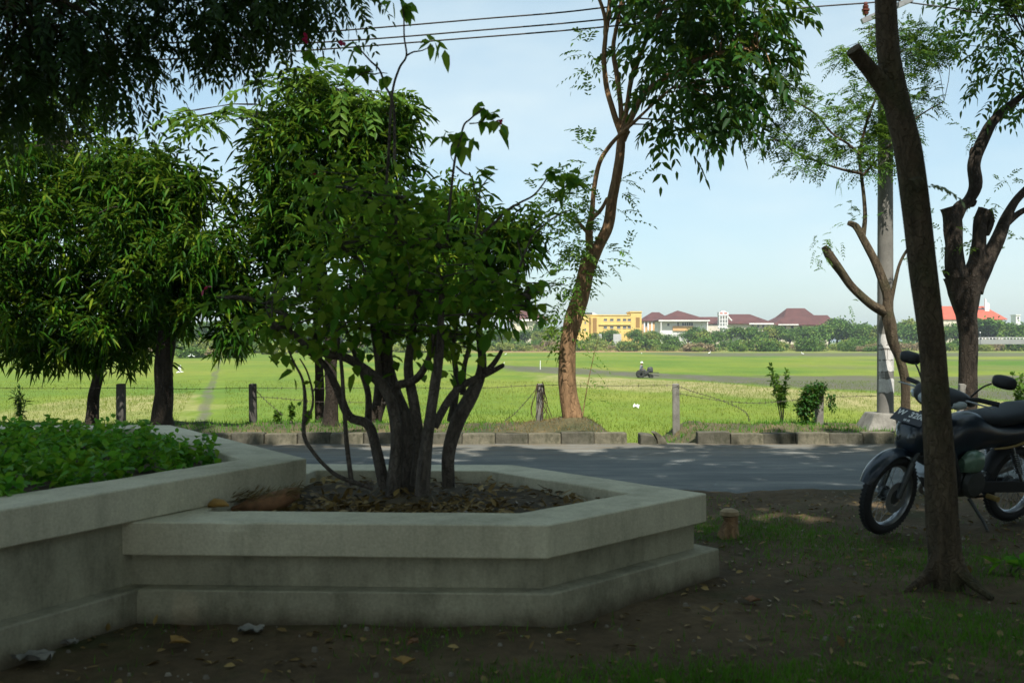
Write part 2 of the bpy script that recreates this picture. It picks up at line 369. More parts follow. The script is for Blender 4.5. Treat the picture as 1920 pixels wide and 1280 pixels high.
vx = np.concatenate([np.linspace(-80, -10.2, 60), np.arange(-10, 10.05, .07), np.linspace(10.2, 80, 60)])
grid('verge', vx, np.concatenate([np.arange(13.34, 15.2, .08), np.linspace(15.3, 19.8, 14)]), verge_h, M['verge'])

# the field: one sheet to the horizon, its cover (mud, dry grass, bare soil) set by where the strips run
def sst(a, b, x): t = np.clip((x - a) / (b - a), 0, 1); return t * t * (3 - 2 * t)
fy = np.concatenate([np.linspace(16.2, 36, 24), 6346 / np.arange(176, 14.9, -.8), np.linspace(430, 900, 24), np.linspace(1000, 5200, 16)])
fu = np.concatenate([np.linspace(-2.2, -.62, 24), np.linspace(-.6, .6, 300), np.linspace(.62, 2.2, 24)])
Y, U = np.meshgrid(fy, fu, indexing='ij'); X = U * (Y + 3)
Z = np.full_like(Y, FZ)
nz = np.array([noise.fractal((x * .11, y * .05, 0), 1, 2, 3) for x, y in zip(X.ravel(), Y.ravel())]).reshape(X.shape)
Z += np.where(Y < 400, .05 * nz, 0)
px = 960 + F * X / Y; py = 640 + 6346 / Y
vv = Y + 2.09 * X + 9 * nz
mud = .66 * sst(108, 124, vv) * (1 - sst(134, 152, vv)) * sst(-9, 1, X) * (1 - sst(95, 130, X))
mud = np.maximum(mud, .62 * sst(70, 78, Y + 5 * nz) * (1 - sst(96, 104, Y + 6 * nz)) * sst(19, 25, X))
mud = np.maximum(mud, .40 * sst(108, 116, Y + 9 * nz) * (1 - sst(140, 150, Y)) * sst(25, 42, X))
mud = np.maximum(mud, 0.6 * sst(214, 232, Y + 14 * nz) * (1 - sst(285, 318, Y)) * sst(22, 46, X))
mud = np.maximum(mud, .50 * sst(170, 176, Y + 8 * nz) * (1 - sst(186, 192, Y)) * sst(40, 70, X))
ditch = np.abs(X - (-13 - (Y - 42.3) * .282) - .35 * nz)
mud = np.maximum(mud, .55 * (1 - sst(.12, .5 + .002 * Y, ditch)) * (Y < 215))
dry = .75 * sst(80, 92, vv) * (1 - sst(111, 118, vv)) * sst(-2, 6, X) * (1 - sst(80, 110, X))
dry = np.maximum(dry, .5 * sst(285, 330, Y) * (Y < 470))
dry = np.maximum(dry, .35 * sst(20, 70, X) * sst(100, 240, Y))
dry = np.maximum(dry, .62 * (1 - sst(48, 62, Y + 20 * nz)) * sst(10, 18, -X))
soil = .75 * sst(285, 320, Y + 18 * nz) * (1 - sst(405, 425, Y)) * (1 - sst(45, 95, X)) * sst(-25, -5, X)
soil = np.maximum(soil, .3 * sst(290, 310, Y + 18 * nz) * (1 - sst(405, 425, Y)))
n0, n1 = Y.shape
idx = np.arange(n0 * n1).reshape(n0, n1)
Q = np.stack([idx[:-1, :-1], idx[:-1, 1:], idx[1:, 1:], idx[1:, :-1]], -1).reshape(-1, 4)
me = npmesh('field', np.stack([X, Y, Z], -1).reshape(-1, 3), Q)
col = np.stack([mud, dry, soil, np.ones_like(mud)], -1).reshape(-1, 4).astype(np.float32)
ca = me.color_attributes.new('cover', 'FLOAT_COLOR', 'POINT'); ca.data.foreach_set('color', col.ravel())
tag(link('field', me, M['field'], None, True), kind='structure')

# ------------------------------------------------------------------ leaves
UP = np.array([0, 0, 1.0])
def nrm(a): return a / np.maximum(np.linalg.norm(a, axis=-1, keepdims=True), 1e-9)
def leaf_arrays(B, D, N, L, W, droop=0.0, fold=.25):
    """one folded, bending leaf of two quads per row: base, direction, up side, length, width"""
    n = len(B); L = np.broadcast_to(L, (n,))[:, None]; W = np.broadcast_to(W, (n,))[:, None]; dr = np.broadcast_to(droop, (n,))[:, None]
    S = nrm(np.cross(D, N)); N = nrm(np.cross(S, D))
    def at(t, s): return B + D * L * t + S * s * W * .5 + N * abs(s) * W * fold * .5 - UP * dr * L * t * t
    V = np.stack([at(0, 0), at(.32, 1), at(.68, .75), at(1, 0), at(.68, -.75), at(.32, -1)], 1).reshape(-1, 3)
    i = np.arange(n)[:, None] * 6
    Q = np.stack([i + [0, 1, 2, 3], i + [0, 3, 4, 5]], 1).reshape(-1, 4)
    return V, Q
class Leaves:
    def __init__(s): s.V = []; s.Q = []; s.n = 0
    def add(s, VQ):
        V, Q = VQ; s.V.append(V); s.Q.append(Q + s.n); s.n += len(V); return s
    def build(s, name, mat, parent=None):
        return link(name, npmesh(name, np.concatenate(s.V), np.concatenate(s.Q)), mat, parent)
def rdir(n): return nrm(rng.normal(size=(n, 3)))
def whorls(Pt, D, k, L, W, droop, spread=.9, jit=.05):
    """k leaves fanning out from the end of each twig"""
    n = len(Pt); D = nrm(D)
    Dl = nrm(np.repeat(D, k, 0) * (1.0 - spread * .4) + rdir(n * k) * spread)
    B = np.repeat(Pt, k, 0) + rng.normal(size=(n * k, 3)) * jit
    N = nrm(UP + rdir(n * k) * .5)
    Lr = L * rng.uniform(.7, 1.25, n * k)
    return leaf_arrays(B, Dl, N, Lr, W * rng.uniform(.8, 1.2, n * k), droop * rng.uniform(.5, 1.4, n * k))
def pinnate(Pt, D, pairs, rl, L, W, droop=.35, ang=1.0, ldroop=.2):
    """a drooping stalk with leaflets in pairs on both sides"""
    n = len(Pt); D = nrm(D); rlr = rl * rng.uniform(.7, 1.25, n)
    side = nrm(np.cross(D, UP + rng.normal(size=(n, 3)) * .25)); up = nrm(np.cross(side, D))
    Bs, Ds, Ns, Ls = [], [], [], []
    for j in range(pairs + 1):
        t = (j + .6) / (pairs + .6)
        c = Pt + D * (rlr * t)[:, None] - UP * (droop * rlr * t * t)[:, None]
        T = nrm(D - UP * (2 * droop * t))
        for s in ((1, -1) if j < pairs else (0,)):
            d = nrm(T * (1 if s == 0 else math.cos(ang)) + side * s * math.sin(ang) + rng.normal(size=(n, 3)) * .16)
            Bs.append(c); Ds.append(d); Ns.append(up + rng.normal(size=(n, 3)) * .25); Ls.append(L * (1 - .45 * abs(t - .55)) * rng.uniform(.8, 1.2, n))
    B = np.concatenate(Bs); DD = np.concatenate(Ds); NN = nrm(np.concatenate(Ns)); LL = np.concatenate(Ls)
    return leaf_arrays(B, DD, NN, LL, LL * (W / L), ldroop)
def in_blobs(blobs, n, outer=1.7):
    """blobs: centre, radii. Returns n points with outward directions, more of them near the surface"""
    c = np.array([b[0] for b in blobs], float); r = np.array([b[1] for b in blobs], float)
    wgt = np.prod(r, 1) ** .8; wgt = wgt / wgt.sum(); k = rng.choice(len(blobs), n, p=wgt)
    d = rdir(n); rad = rng.uniform(0, 1, n) ** (1 / (outer + 1)) * (1 + .12 * rng.normal(size=n))
    return c[k] + d * r[k] * rad[:, None], nrm(d / r[k] + np.array([0, 0, .25]) + rng.normal(size=(n, 3)) * .45)
def pblob(px, py, d, rx, ry, rd): return (tuple(P(px, py, d)), (rx * d / F, rd, ry * d / F))

class Tree:
    """a tapered trunk with limbs and twigs in one mesh, leaves in another"""
    def __init__(s): s.mb = MB(); s.nodes = []
    def limb(s, pts, rad, n=10, wob=.25, k=5, node=True, lo=0.0):
        p, r = smooth_path(pts, rad, k); s.mb.tube(p, r, n, True, wob)
        if node: s.nodes += [(q, rr) for q, rr in list(zip(p, r))[int(len(p) * lo):]]
        return s
    def plimb(s, pts, d, wpx, **kw):
        """limb from picture points, width in the same units, at distance d (a number or one per point)"""
        ds = d if hasattr(d, '__len__') else [d] * len(pts)
        return s.limb([P(x, y, q) for (x, y), q in zip(pts, ds)], [wd * q / F / 2 for wd, q in zip(wpx, ds)], **kw)
    def twigs(s, Pt, r0=.008, r1=.003, sag=.15, n=4):
        for p in Pt:
            p = Vector(p); q, rr = min(s.nodes, key=lambda a: (a[0] - p).length + max(0, a[0].z - p.z) * .6)
            m = (p + q) / 2 + Vector((rng.normal() * .1, rng.normal() * .1, sag * (p - q).length))
            pa, ra = smooth_path([q, m, p], [min(rr * .6, r0), (r0 + r1) / 2, r1], 3); s.mb.tube(pa, ra, n, False)
    def grow(s, targets, r0, r1, n=6):
        for p in targets:
            p = Vector(p); q, rr = min(s.nodes, key=lambda a: (a[0] - p).length)
            m1 = q.lerp(p, .35) + Vector((rng.normal() * .08, rng.normal() * .08, .12 * (p - q).length)); m2 = q.lerp(p, .7) + Vector((rng.normal() * .08, rng.normal() * .08, .1 * (p - q).length))
            s.limb([q, m1, m2, p], [min(rr * .75, r0), r0 * .7 + r1 * .3, r0 * .35 + r1 * .65, r1], n, .2, 4)

# ------------------------------------------------------------------ planters
def offset(poly, d):
    n = len(poly); out = []
    for i in range(n):
        p0, p1, p2 = Vector(poly[i - 1]), Vector(poly[i]), Vector(poly[(i + 1) % n])
        e1, e2 = (p1 - p0).normalized(), (p2 - p1).normalized()
        n1, n2 = Vector((e1.y, -e1.x)), Vector((e2.y, -e2.x)); b = (n1 + n2).normalized()
        out.append(tuple(p1 + b * d / max(.3, b.dot(n1))))
    return out
def rough(o, amp=.0025):
    """hand plastered edges: subdivided, slightly wavy, here and there a chip knocked off an arris"""
    bm = bmesh.new(); bm.from_mesh(o.data)
    for _ in range(2):
        bmesh.ops.bevel(bm, geom=[e for e in bm.edges if e.calc_face_angle(0) > .6], offset=.006, segments=1, affect='EDGES') if _ == 0 else None
    for _ in range(7):
        long_ = [e for e in bm.edges if e.calc_length() > .05]
        if not long_: break
        bmesh.ops.subdivide_edges(bm, edges=long_, cuts=1, use_grid_fill=True)
    bmesh.ops.triangulate(bm, faces=[f for f in bm.faces if len(f.verts) > 4])
    for v in bm.verts:
        p = v.co; n_ = v.normal; q = noise.noise((p.x * 2.3, p.y * 2.3, p.z * 5)) * amp + noise.noise((p.x * 11, p.y * 11, p.z * 11)) * amp * .5
        c_ = noise.noise((p.x * 4.1 + 9, p.y * 4.1, p.z * 9)); sharp = any(e.calc_face_angle(0) > .3 for e in v.link_edges)
        if sharp and c_ > .52: q -= .016 * (c_ - .52) / .3
        v.co = p + n_ * q
    bm.to_mesh(o.data); bm.free(); return o
def planter(loc, poly, z_base, z_cap, z_top, z_soil, label, cap_w=.33):
    """poly: outer edge of the coping, counter-clockwise, in metres from loc"""
    t = empty('concrete_planter', loc, label, 'planter')
    wall = offset(poly, -.055); inner = offset(poly, -cap_w)
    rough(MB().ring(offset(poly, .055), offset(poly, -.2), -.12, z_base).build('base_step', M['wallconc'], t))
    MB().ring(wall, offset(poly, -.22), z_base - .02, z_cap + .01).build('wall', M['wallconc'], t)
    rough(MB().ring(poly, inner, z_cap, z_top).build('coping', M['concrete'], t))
    # earth, slightly mounded
    n = len(inner); io = offset(inner, .04); cx = sum(p[0] for p in io) / n; cy = sum(p[1] for p in io) / n
    V = []; Q = []; K = 14; per = 10
    ringpts = [tuple(Vector(io[i]).lerp(Vector(io[(i + 1) % n]), j / per)) for i in range(n) for j in range(per)]
    m = len(ringpts)
    for k in range(K + 1):
        f = k / K
        for x, y in ringpts:
            X_, Y_ = cx + (x - cx) * (1 - f * .999), cy + (y - cy) * (1 - f * .999)
            V.append((X_, Y_, z_soil + .05 * f + .03 * noise.noise((X_ * 3, Y_ * 3, 1)) + .015 * noise.noise((X_ * 11, Y_ * 11, 1))))
    for k in range(K):
        for i in range(m): Q.append((k * m + i, k * m + (i + 1) % m, (k + 1) * m + (i + 1) % m, (k + 1) * m + i))
    link('earth', npmesh('earth', V, Q), M['soil'], t, True)
    return t, inner
HEX = [(-1.97, 4.92), (.172, 4.83), (1.12, 5.83), (0.0, 7.19), (-1.62, 7.25)]
LEFT = [(-1.243, 6.13), (-2.89, 8.59), (-6.6, 8.6), (-8.2, 6.0), (-6.4, 3.2), (-2.66, 3.2)]
def local(poly, loc): return [(x - loc[0], y - loc[1]) for x, y in poly]
hl, ll = (-.4, 6.0, 0), (-4.6, 5.9, 0)
_, hex_in = planter(hl, local(HEX, hl), .151, .303, .4655, .375, 'low grey concrete planter with the shrub growing from bare earth in it')
_, left_in = planter(ll, local(LEFT, ll), .152, .4675, .632, .53, 'taller grey concrete planter filled with low green ground cover')

def inside(poly, x, y):
    c = False; n = len(poly)
    for i in range(n):
        (x1, y1), (x2, y2) = poly[i], poly[i - 1]
        if (y1 > y) != (y2 > y) and x < (x2 - x1) * (y - y1) / (y2 - y1) + x1: c = not c
    return c
# ground cover in the taller planter: short leafy shoots
lw = [(x + ll[0], y + ll[1]) for x, y in offset(left_in, -.04)]
pts = []
while len(pts) < 560:
    x, y = rng.uniform(-6.5, -1.4), rng.uniform(3.4, 8.4)
    if inside(lw, x, y) and (x > -5.2 or rng.random() < .25): pts.append((x, y))
L = Leaves(); base = np.array([(x, y, .545) for x, y in pts])
hh = rng.uniform(.07, .20, len(base)) * (1 + .35 * np.array([noise.noise((x * 1.6, y * 1.6, 0)) for x, y in pts]))
lean = rng.normal(size=(len(base), 3)) * .3; lean[:, 2] = 1; lean = nrm(lean)
for k in range(5):
    t = .35 + .65 * k / 4
    L.add(whorls(base + lean * (hh * t)[:, None], lean, 5, .066, .042, .35, 1.1, .03))
co = L.build('leafy_ground_cover', M['cover']); tag(co, 'dense low bright green leafy ground cover filling the taller planter', 'ground cover', kind='stuff')
# leaf litter on the planter earth and on the dirt
hw = [(x + hl[0], y + hl[1]) for x, y in hex_in]
pts = []
while len(pts) < 1500:
    x, y = rng.uniform(-1.7, 1.0), rng.uniform(5.0, 7.1)
    if inside(hw, x, y) and not inside([(a, b) for a, b in LEFT], x, y):
        if rng.random() < .15 + math.exp(-(((x + .65) / .55) ** 2 + ((y - 5.6) / .4) ** 2)): pts.append((x, y, .40 + .02 * rng.random()))
Bp = np.array(pts); L = Leaves(); d = rdir(len(Bp)); d[:, 2] *= .25
L.add(leaf_arrays(Bp, nrm(d), nrm(UP + rdir(len(Bp)) * .6), rng.uniform(.03, .085, len(Bp)), rng.uniform(.015, .04, len(Bp)), -.1, .5))
tag(L.build('fallen_leaves', M['litter']), 'dry brown and yellow fallen leaves on the earth under the shrub', 'leaf litter', kind='stuff')
pts = []
while len(pts) < 1900:
    x, y = rng.uniform(-3.5, 5.5), rng.uniform(3.2, 8.8)
    if not inside(LEFT, x, y) and not inside(offset(HEX, .08), x, y): pts.append((x, y, ground_h(x, y) + .008))
Bp = np.array(pts); L = Leaves(); d = rdir(len(Bp)); d[:, 2] *= .2
L.add(leaf_arrays(Bp, nrm(d), nrm(UP + rdir(len(Bp)) * .5), rng.uniform(.02, .07, len(Bp)), rng.uniform(.012, .035, len(Bp)), -.08, .5))
tag(L.build('ground_litter', M['litter']), 'scattered dry leaves on the shaded dirt around the planters', 'leaf litter', kind='stuff')
# pebbles and clods
pts = []
while len(pts) < 900:
    x, y = rng.uniform(-3.5, 5.5), rng.uniform(3.6, 9.0)
    if not inside(LEFT, x, y) and not inside(offset(HEX, .08), x, y): pts.append((x, y, ground_h(x, y) if y < 8.8 else 0))
b = MB()
for x, y, z in pts:
    s_ = .006 + .016 * rng.random() ** 4; q = [Vector((math.cos(a), math.sin(a), 0)) * s_ * rng.uniform(.7, 1.2) for a in np.arange(5) * 1.257]
    o_ = Vector((x, y, z)); b.add([o_ + Vector((v.x, v.y, -.004)) for v in q] + [o_ + Vector((v.x * .6, v.y * .6, s_ * .7)) for v in q], [(5, 6, 7, 8, 9)] + [(i, (i + 1) % 5, 5 + (i + 1) % 5, 5 + i) for i in range(5)])
tag(b.build('pebbles', mat_concrete('pebble', (.12, .10, .075), (.28, .25, .20), scale=3)), 'small pebbles and clods strewn over the shaded dirt', 'pebbles', kind='stuff')
# grass
def blades(Pb, h, wd, lean=.35):
    n = len(Pb); a = rng.uniform(0, 2 * math.pi, n); s = np.stack([np.cos(a), np.sin(a), 0 * a], 1)
    d = nrm(UP + rng.normal(size=(n, 3)) * lean); h = h * rng.uniform(.5, 1.4, n); wd = wd * rng.uniform(.7, 1.3, n)
    b2 = rng.normal(size=(n, 3)) * .22; b2[:, 2] = -.12
    V = np.stack([Pb - s * wd[:, None] / 2, Pb + s * wd[:, None] / 2, Pb + d * (h * .55)[:, None] + s * wd[:, None] * .3, Pb + d * (h * .55)[:, None] - s * wd[:, None] * .3,
                  Pb + (d + b2) * h[:, None]], 1).reshape(-1, 3)
    i = np.arange(n)[:, None] * 5
    return V, np.concatenate([i + [0, 1, 2, 3], i + [3, 2, 4, 4]], 1).reshape(-1, 4)
def tri_blades(Pb, h, wd, lean=.25):
    n = len(Pb); a = rng.uniform(0, 2 * math.pi, n); s = np.stack([np.cos(a), np.sin(a), 0 * a], 1)
    d = nrm(UP + rng.normal(size=(n, 3)) * lean); h = h * rng.uniform(.5, 1.4, n)
    V = np.stack([Pb - s * wd / 2, Pb + s * wd / 2, Pb + d * h[:, None]], 1).reshape(-1, 3)
    return V, (np.arange(n)[:, None] * 3 + [0, 1, 2])
def gmask(x, y):
    m = 1.5 * math.exp(-(((x - .85) / .75) ** 2 + ((y - 3.98) / .24) ** 2)) + .7 * math.exp(-(((x - 2.1) / .6) ** 2 + ((y - 4.6) / .4) ** 2))
    m += .42 * math.exp(-(((x - 1.75) / .5) ** 2 + ((y - 7.3) / .5) ** 2)) + .2 * math.exp(-(((x - 2.6) / .9) ** 2 + ((y - 6.3) / .6) ** 2))
    m += .22 * max(0, noise.noise((x * 1.1, y * 1.1, 5)))
    return m
pts = []
while len(pts) < 26000:
    x, y = rng.uniform(-3, 5.5), rng.uniform(3.2, 8.8)
    if rng.random() < gmask(x, y) * (.5 + .9 * abs(noise.noise((x * 4, y * 4, 2)))) and not inside(LEFT, x, y) and not inside(offset(HEX, .07), x, y): pts.append((x, y, ground_h(x, y) - .01))
L = Leaves(); V_, Q_ = tri_blades(np.array(pts), .05, .007, .5); L.add((V_, Q_))
tag(L.build('lawn_grass', M['grass']), 'short dark green grass growing in patches on the shaded dirt', 'grass', kind='stuff')
def verge_pts(n, x0, x1, y0, y1, ok):
    out = []
    while len(out) < n:
        x, y = rng.uniform(x0, x1), rng.uniform(y0, y1)
        if ok(x, y): out.append((x, y, verge_h(x, y) - .01))
    return np.array(out)
drym = lambda x, y: math.exp(-((x - .6) / 1.0) ** 2) + .25 * math.exp(-((x - 2.9) / .6) ** 2) + .3 * max(0, noise.noise((x, y, 8)))
L = Leaves(); L.add(tri_blades(verge_pts(16000, -9, 9, 13.4, 15.4, lambda x, y: rng.random() > drym(x, y) * 1.1 and gap(x) < .95), .075, .012, .4))
tag(L.build('verge_grass', M['grass']), 'short green grass along the top of the verge behind the kerb', 'grass', kind='stuff')
L = Leaves(); L.add(tri_blades(verge_pts(5000, -9, 9, 13.4, 14.8, lambda x, y: rng.random() < drym(x, y)), .05, .012, .8))
tag(L.build('dry_verge_grass', M['grassdry']), 'dry straw coloured grass around the foot of the brown trunk', 'grass', kind='stuff')
nb = 110000; yy = 16 + (rng.uniform(0, 1, nb) ** 1.6) * 70; xx = (rng.uniform(-.62, .62, nb)) * (yy + 2)
zz = np.where(yy < 19.8, -1.9, FZ)
keep = (np.abs(xx - (-13 - (yy - 42.3) * .282)) > 1.0) & (yy > 28)
L = Leaves(); Pb = np.stack([xx, yy, zz - .03], 1)[keep]
L.add(tri_blades(Pb, .17, .03, .4))
tag(L.build('field_grass', M['fieldblade']), 'bright yellow green grass standing in the near part of the field', 'grass', kind='stuff')

# ------------------------------------------------------------------ kerb stones, drain block, posts and barbed wire
def kerb_stone(x0, x1, k):
    d = bpy.data.meshes
    o_ = MB(); r = random.uniform
    zt = .155 + r(-.02, .012); yf = 13.2 + r(-.035, .025); a = r(-.02, .02)
    o_.hexa([(x0 + .003, yf + a, -.08), (x1 - .003, yf - a, -.08), (x1 - .003, 13.37, -.08), (x0 + .003, 13.37, -.08),
             (x0 + .003, yf + a + .02, zt + r(-.008, .008)), (x1 - .003, yf - a + .02, zt + r(-.008, .008)), (x1 - .003, 13.37, zt), (x0 + .003, 13.37, zt)])
    c = Vector(((x0 + x1) / 2, 13.28, 0)); o_.xform(Matrix.Translation(-c))
    pale = k % 2 == 0
    o = bevel(o_.build('kerb_stone', M['kerbpale'] if pale else M['kerbdark']), .012)
    o.location = c
    return tag(o, 'faded pale concrete kerb stone in the line along the far road edge' if pale else 'dark stained concrete kerb stone in the line along the far road edge',
               'kerb stone', 'faded pale kerb stones' if pale else 'dark stained kerb stones')
x = 1.50; k = 0
while x > -9: kerb_stone(x - .43, x, k); x -= .43; k += 1
x = 2.42; k = 1
while x < 9.5: kerb_stone(x, x + .43, k); x += .43; k += 1
b = MB(); prof = [(0, -.1), (0, .135), (.05, .14), (.17, .125), (.21, .06), (.225, -.1)]
n = len(prof); b.add([(u, 0, v) for u, v in prof] + [(u, .3, v) for u, v in prof], [tuple(range(n)), tuple(range(n, 2 * n))[::-1]] + [(i, (i + 1) % n, n + (i + 1) % n, n + i) for i in range(n)])
o = bevel(b.build('drain_block', M['kerbdark']), .015); o.location = (1.665, 13.13, 0)
tag(o, 'dark broken concrete drain block standing in the gap of the kerb', 'drain block')
b = MB(); arc = [(.235, -.1), (.225, .06), (.19, .125), (.16, .15), (.20, .16), (.25, .14), (.31, .09), (.345, .03), (.36, -.1)]
n = len(arc); b.add([(u, 0, v) for u, v in arc] + [(u, .22, v) for u, v in arc], [tuple(range(n)), tuple(range(n, 2 * n))[::-1]] + [(i, (i + 1) % n, n + (i + 1) % n, n + i) for i in range(n)])
o = bevel(b.build('broken_pipe_collar', M['kerbpale']), .01); o.location = (1.67, 13.2, 0)  # paler concrete stands in for the lit edge of the pipe
tag(o, 'pale curved piece of broken drain pipe leaning on the dark block', 'drain pipe')

FY = 14.25
post_lab = {227: 'dark concrete fence post between the two dark trunks', 475: 'plain dark concrete fence post standing alone before the flared trunk and the shrub',
            743: 'concrete fence post hidden behind the stems of the shrub', 1011: 'pale concrete fence post tangled in dead brown vine',
            1268: 'bare concrete fence post just past the gap in the kerb', 1535: 'concrete fence post smothered in green creeper', 1802: 'concrete fence post behind the parked motorcycle',
            -30: 'concrete fence post beyond the edge of the taller planter'}
tops = {}
for pxl, lab in post_lab.items():
    top = P(pxl, 719, FY); hgt = top.z
    b = MB(); wv = .105 if pxl != 227 else .115
    b.hexa([(-wv / 2, -wv / 2, -.25), (wv / 2, -wv / 2, -.25), (wv / 2, wv / 2, -.25), (-wv / 2, wv / 2, -.25), (-wv * .47, -wv * .47, hgt), (wv * .47, -wv * .47, hgt), (wv * .47, wv * .47, hgt), (-wv * .47, wv * .47, hgt)])
    o = bevel(b.build('fence_post', M['postdark'] if pxl in (227, 475) else M['post']), .014); o.location = (top.x, FY, 0); o.rotation_euler = (R(random.uniform(-1.5, 1.5)), R(random.uniform(-1.5, 1.5)), R(random.uniform(-12, 12)))
    tag(o, lab, 'fence post', 'concrete fence posts on the verge'); tops[pxl] = top
M['wire'] = mat_plain('rusty_wire', (.09, .075, .06), .7, .4)
M['cable'] = mat_plain('cable_black', (.012, .012, .016), .5)
def barbed(pts, label, r=.0035):
    b = MB(); p, rr = smooth_path(pts, [r] * len(pts), 10); b.tube(p, r, 4, False)
    for i in range(2, len(p) - 1, 2):
        q = p[i]
        for a in (random.uniform(0, 3), random.uniform(0, 3)):
            v = Vector((.25 * math.cos(a * 2), .3 * math.sin(a), math.cos(a))).normalized() * .022; b.tube([q - v, q + v], .0028, 3, False)
    o = b.build('barbed_wire', M['wire']); return tag(o, label, 'barbed wire', 'barbed wire strands of the fence')
xw = lambda px, py, d=FY - .07: P(px, py, d)
barbed([xw(-30, 727), xw(100, 728), xw(227, 727), xw(350, 729), xw(475, 727), xw(610, 728), xw(743, 726), xw(880, 728), xw(1011, 722), xw(1140, 723), xw(1268, 722)], 'straight top strand of barbed wire running left from the bare post')
barbed([xw(475, 744), xw(520, 746), xw(560, 750), xw(600, 753), xw(743, 755)], 'short second strand of barbed wire right of the plain third post')
barbed([xw(475, 727), xw(500, 752), xw(530, 778)], 'snapped wire end slanting down from the plain third post')
barbed([xw(1268, 722), xw(1300, 734), xw(1340, 746), xw(1380, 762), xw(1400, 775), xw(1405, 790)], 'loose sagging wire end hanging from the bare post')
barbed([xw(1268, 736), xw(1330, 748), xw(1400, 755), xw(1460, 753), xw(1535, 745), xw(1660, 742), xw(1802, 744)], 'slack lower strand of barbed wire running right to the creeper')
barbed([xw(1011, 722), xw(990, 748), xw(965, 775), xw(945, 790)], 'wire end slanting down to the left of the vine tangled post')
# dead vine on the pale post, green creeper on the other
b = MB()
for k in range(9):
    a0 = random.uniform(0, 6); pts_ = []
    for j in range(8):
        t = j / 7; side = .06 + .05 * math.sin(t * 3.1 + k) + .03 * random.random()
        pts_.append(xw(1011, 719) + Vector((side * (1 if k % 3 else -.8) * (0.4 + t), -.05 + .03 * math.sin(a0 + j), -t * .50 + .03 * math.sin(j * 2 + k))))
    p, rr = smooth_path(pts_, [.006] * 8, 3); b.tube(p, .005, 4)
tag(b.build('dead_vine', mat_plain('dead_vine_stem', (.06, .035, .02), .9)), 'tangle of dead brown vine hanging on the pale fence post', 'vine')
L = Leaves()
vc = xw(1525, 745, FY - .05)
bl = [((vc.x - .06, vc.y - .05, vc.z + .02), (.13, .10, .16)), ((vc.x + .06, vc.y - .05, vc.z + .14), (.10, .09, .08)), ((vc.x - .15, vc.y - .05, vc.z - .12), (.10, .09, .17))]
Pt, D = in_blobs(bl, 420); L.add(whorls(Pt, D, 4, .042, .027, .4, 1.0, .02))
for px0, py0, ln in ((1503, 750, .36), (1516, 755, .30), (1524, 760, .28), (1508, 762, .25), (1553, 738, .16), (1560, 741, .2)):
    s0 = np.array(xw(px0, py0)); Pt = np.array([s0 + np.array([.02 * math.sin(j), -.04, -ln * j / 14]) for j in range(15)]); L.add(whorls(Pt, np.tile([0, 0, -1.], (15, 1)), 3, .045, .028, .3, 1.0, .012))
tag(L.build('green_creeper', M['vine']), 'dark green creeper draped over a fence post and trailing to the ground', 'creeper')
# ------------------------------------------------------------------ trees
def tree_root(px, py, d, name, label, group=None):
    p = P(px, py, d); t = empty(name, (p.x, p.y, 0), label, 'tree', group); return t
def finish(T, root, bark, crowns, trunk_name='trunk'):
    off = Matrix.Translation(-Vector(root.location))
    T.mb.xform(off); T.mb.build(trunk_name, bark, root, True)
    for L, mat, nm in crowns:
        o = L.build(nm, mat, root); o.data.transform(off)
def pts_px(lst): return np.array([tuple(P(x, y, d)) for x, y, d in lst])

# --- tall slim tree with the sunlit brown trunk
dA = 14.05
r = tree_root(1075, 795, dA, 'street_tree', 'tall crooked tree with a sunlit orange brown lower trunk on the verge')
T = Tree()
T.plimb([(1078, 815), (1074, 780), (1066, 735), (1063, 690), (1066, 640), (1075, 600), (1086, 565), (1096, 520), (1104, 488)], dA, [52, 38, 33, 31, 31, 34, 32, 29, 31], n=14, wob=.14, node=False)
T.plimb([(1102, 500), (1122, 462), (1140, 425), (1148, 375), (1156, 330), (1163, 285), (1166, 245)], dA, [28, 23, 21, 19, 18, 17, 17], wob=.25, node=False)
T.plimb([(1168, 262), (1176, 250), (1180, 246)], dA, [16, 10, 7])
T.plimb([(1164, 250), (1150, 210), (1138, 165), (1132, 110), (1136, 50), (1128, 10), (1112, -25)], [14.05, 14, 14, 13.9, 13.9, 13.8, 13.8], [12, 11, 10, 9, 8, 6, 5])
T.plimb([(1136, 60), (1142, 20), (1146, -40)], 13.9, [9, 8, 7])
T.plimb([(1166, 246), (1164, 200), (1158, 150), (1150, 90), (1160, 30), (1175, -60)], [14, 14.1, 14.2, 14.2, 14.1, 14], [11, 10, 9, 8, 7, 6])
T.plimb([(1168, 246), (1176, 200), (1186, 140), (1210, 80), (1240, 20), (1260, -50)], [14, 13.9, 13.7, 13.5, 13.3, 13.2], [11, 10, 9, 8, 7, 6])
T.plimb([(1168, 250), (1186, 215), (1205, 180), (1240, 150), (1290, 120), (1350, 100), (1420, 90)], [14, 13.9, 13.8, 13.6, 13.4, 13.3, 13.2], [15, 13, 11, 10, 9, 7, 5])
T.plimb([(1106, 470), (1105, 430), (1110, 395), (1114, 350), (1124, 305), (1142, 275), (1165, 250), (1190, 228), (1225, 195), (1260, 165)], [14, 13.95, 13.9, 13.9, 13.85, 13.8, 13.7, 13.6, 13.5, 13.4], [15, 13, 11, 10, 9, 8, 7, 6, 5, 4])
T.plimb([(1110, 410), (1128, 392), (1138, 372)], 13.9, [9, 7, 5]); T.plimb([(1106, 440), (1092, 425), (1078, 408)], 13.9, [10, 7, 5])
